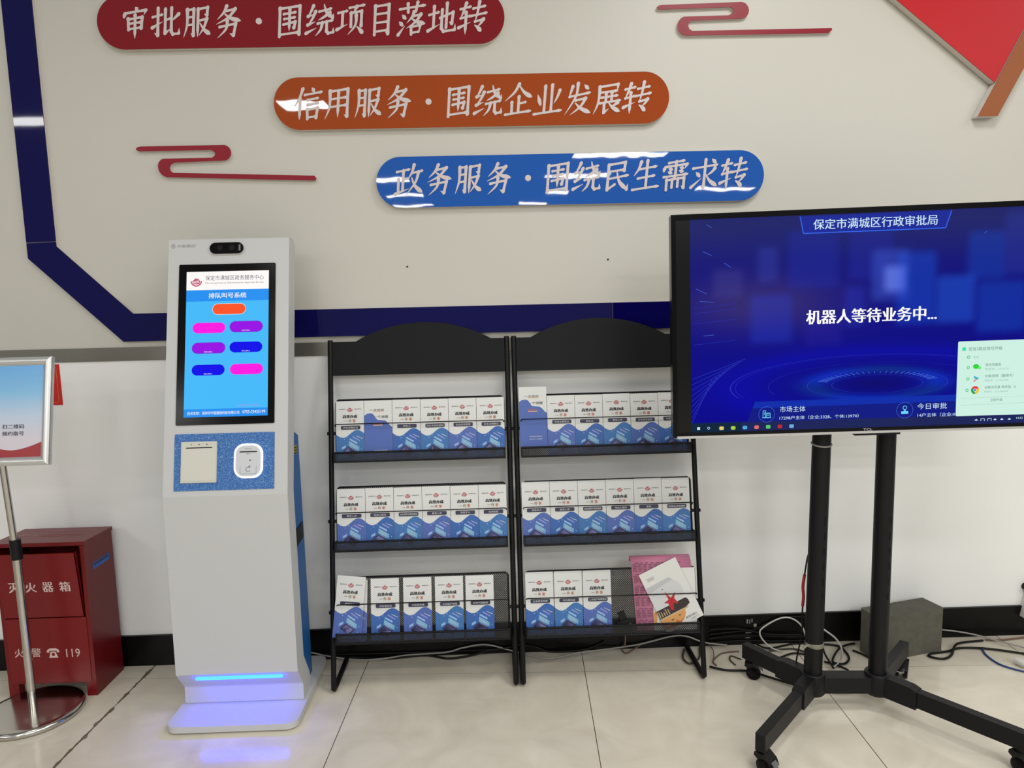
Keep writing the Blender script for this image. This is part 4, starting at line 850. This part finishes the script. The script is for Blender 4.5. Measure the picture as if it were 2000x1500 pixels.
cable('topmost black cable rising along the baseboard behind the stand', [(.786, -.012, .049), (.894, -.012, .057), (.953, -.012, .061), (1.011, -.012, .088), (1.07, -.012, .106), (1.149, -.012, .107)], .0035, kb)
cable('second black cable from the top along the baseboard behind the stand', [(.786, -.012, .063), (.894, -.012, .063), (1.012, -.012, .037), (1.131, -.012, .032)], .0032, kb, .007)
cable('third black cable from the top along the baseboard behind the stand', [(.786, -.012, .03), (.914, -.012, .04), (1.052, -.012, .029), (1.21, -.012, .029)], .0032, kb, .003)
cable('lowest black cable along the baseboard behind the stand', [(.786, -.012, .014), (.914, -.012, .02), (1.052, -.012, .013), (1.21, -.012, .012)], .0032, kb)
cable('white cable standing up in a wide loop left of the left pole', [(1.137, -.06, .045), (1.123, -.06, .086), (1.095, -.06, .115), (1.06, -.06, .127), (1.021, -.06, .118), (.974, -.06, .09), (.962, -.06, .07), (.975, -.062, .041), (1.007, -.068, .012), (1.04, -.091, .008)], .003, kw)
cable('white cable arching down between the two poles', [(1.13, -.2, .15), (1.142, -.2, .141), (1.183, -.2, .107), (1.206, -.198, .064), (1.211, -.178, .012), (1.171, -.212, .008)], .003, kw)
cable('black cable on the floor in front of the white cable loop', [(.954, -.016, .012), (.996, -.056, .006), (1.105, -.028, .006), (1.183, -.029, .006)], .0036, kb)
cable('olive black cable on the floor below the white cable loop', [(.993, -.075, .006), (1.084, -.066, .006), (1.13, -.105, .006)], .0036, kol)
cable('short black cable bend on the floor just left of the left pole', [(1.016, -.127, .006), (1.079, -.1, .006), (1.14, -.128, .006)], .0036, kb)
cable('black cable coiled in a loop on the floor between the poles', [(1.217, -.04, .006), (1.265, -.063, .006), (1.261, -.141, .006), (1.224, -.186, .006), (1.188, -.17, .006), (1.237, -.105, .014), (1.285, -.07, .014), (1.33, -.044, .006)], .0038, kb)
cable('black cable running forward on the floor right of the left pole', [(1.201, -.055, .006), (1.178, -.13, .006), (1.163, -.229, .006)], .0036, kb, .008)
cable('short black cable end on the floor behind the cross bar', [(1.159, -.167, .006), (1.199, -.205, .006), (1.214, -.232, .006)], .0036, kb)
cable('black cable disappearing under the left end of the concrete block', [(1.299, -.094, .006), (1.318, -.119, .006), (1.333, -.155, .006)], .0036, kb)
cable('black cable lying in a loop on the floor right of the concrete block', [(1.91, -.168, .006), (1.794, -.118, .006), (1.698, -.105, .006), (1.64, -.125, .006), (1.565, -.14, .006), (1.551, -.16, .006), (1.587, -.178, .006), (1.631, -.156, .007), (1.679, -.102, .014), (1.732, -.065, .006), (1.817, -.055, .006)], .0042, kb)
cable('light grey cable sloping down the baseboard right of the concrete block', [(1.678, -.012, .031), (1.747, -.012, .02), (1.812, -.034, .008), (1.86, -.079, .006), (1.923, -.139, .006)], .003, kg, .008)
cable('blue cable curving forward on the floor at the right edge', [(1.78, -.105, .004), (1.759, -.154, .004), (1.759, -.221, .004), (1.791, -.265, .004), (1.83, -.292, .004)], .0034, kbl)
cable('brown cable along the baseboard at the right edge', [(1.83, -.049, .006), (1.89, -.055, .006), (2.02, -.036, .006)], .0032, kbr)
mb = MB(); q = [(1.0, -.42, .55), (.994, -.424, .543), (.976, -.42, .502), (.967, -.42, .443), (.962, -.42, .401), (.964, -.42, .367), (.962, -.42, .307), (.966, -.41, .237), (.97, -.36, .1), (1.0, -.3, .02), (1.06, -.25, .004)]
mb.tube(spline(q, 6), .0026, kb, 8); o = mb.build('cable', loc=q[0]); tag(o, 'black cord with red joint hanging beside the left pole of the stand', 'cable', 'loose cables along the wall')
mb = MB(); mb.tube(spline([(.9665, -.42, .440), (.962, -.42, .401), (.9645, -.42, .367), (.9625, -.42, .335)], 5), .0048, mat('red_sleeve', (150, 20, 24), .4), 8); mb.build('red_sleeve', o)
t = thing('wall_outlet', 'white plug box hanging low on the wall at the right edge', 'wall outlet', (2.02, 0, .07))
mb = MB(); Wt = Fr((2.02, -.011, .07), (.98, 0, -.2), (.2, 0, .98)); mb.box(Wt, -.035, .045, 0, .1, -.011, .03, mat('outlet_white', (214, 210, 204), .45)); mb.build('outlet_body', t, bevel=.004)
mb = MB(); mb.lathe((2.008, 0, .192), [(.014, 0), (.014, .03), (.01, .034)], M_rubber, 20, (0, -1, 0)); mb.build('cable_gland', t)
mb = MB(); mb.tube(spline([(1.822, -.222, .013), (1.83, -.25, .016), (1.86, -.28, .016), (1.93, -.31, .012)], 6), .012, mat('white_plastic', (216, 214, 208), .45), 10); o = mb.build('plastic_strip', loc=(1.85, -.26, 0)); tag(o, 'white plastic strip lying on the floor at the right edge', 'plastic strip')

for o in list(bpy.data.objects):
    if '_org' in o: del o['_org']
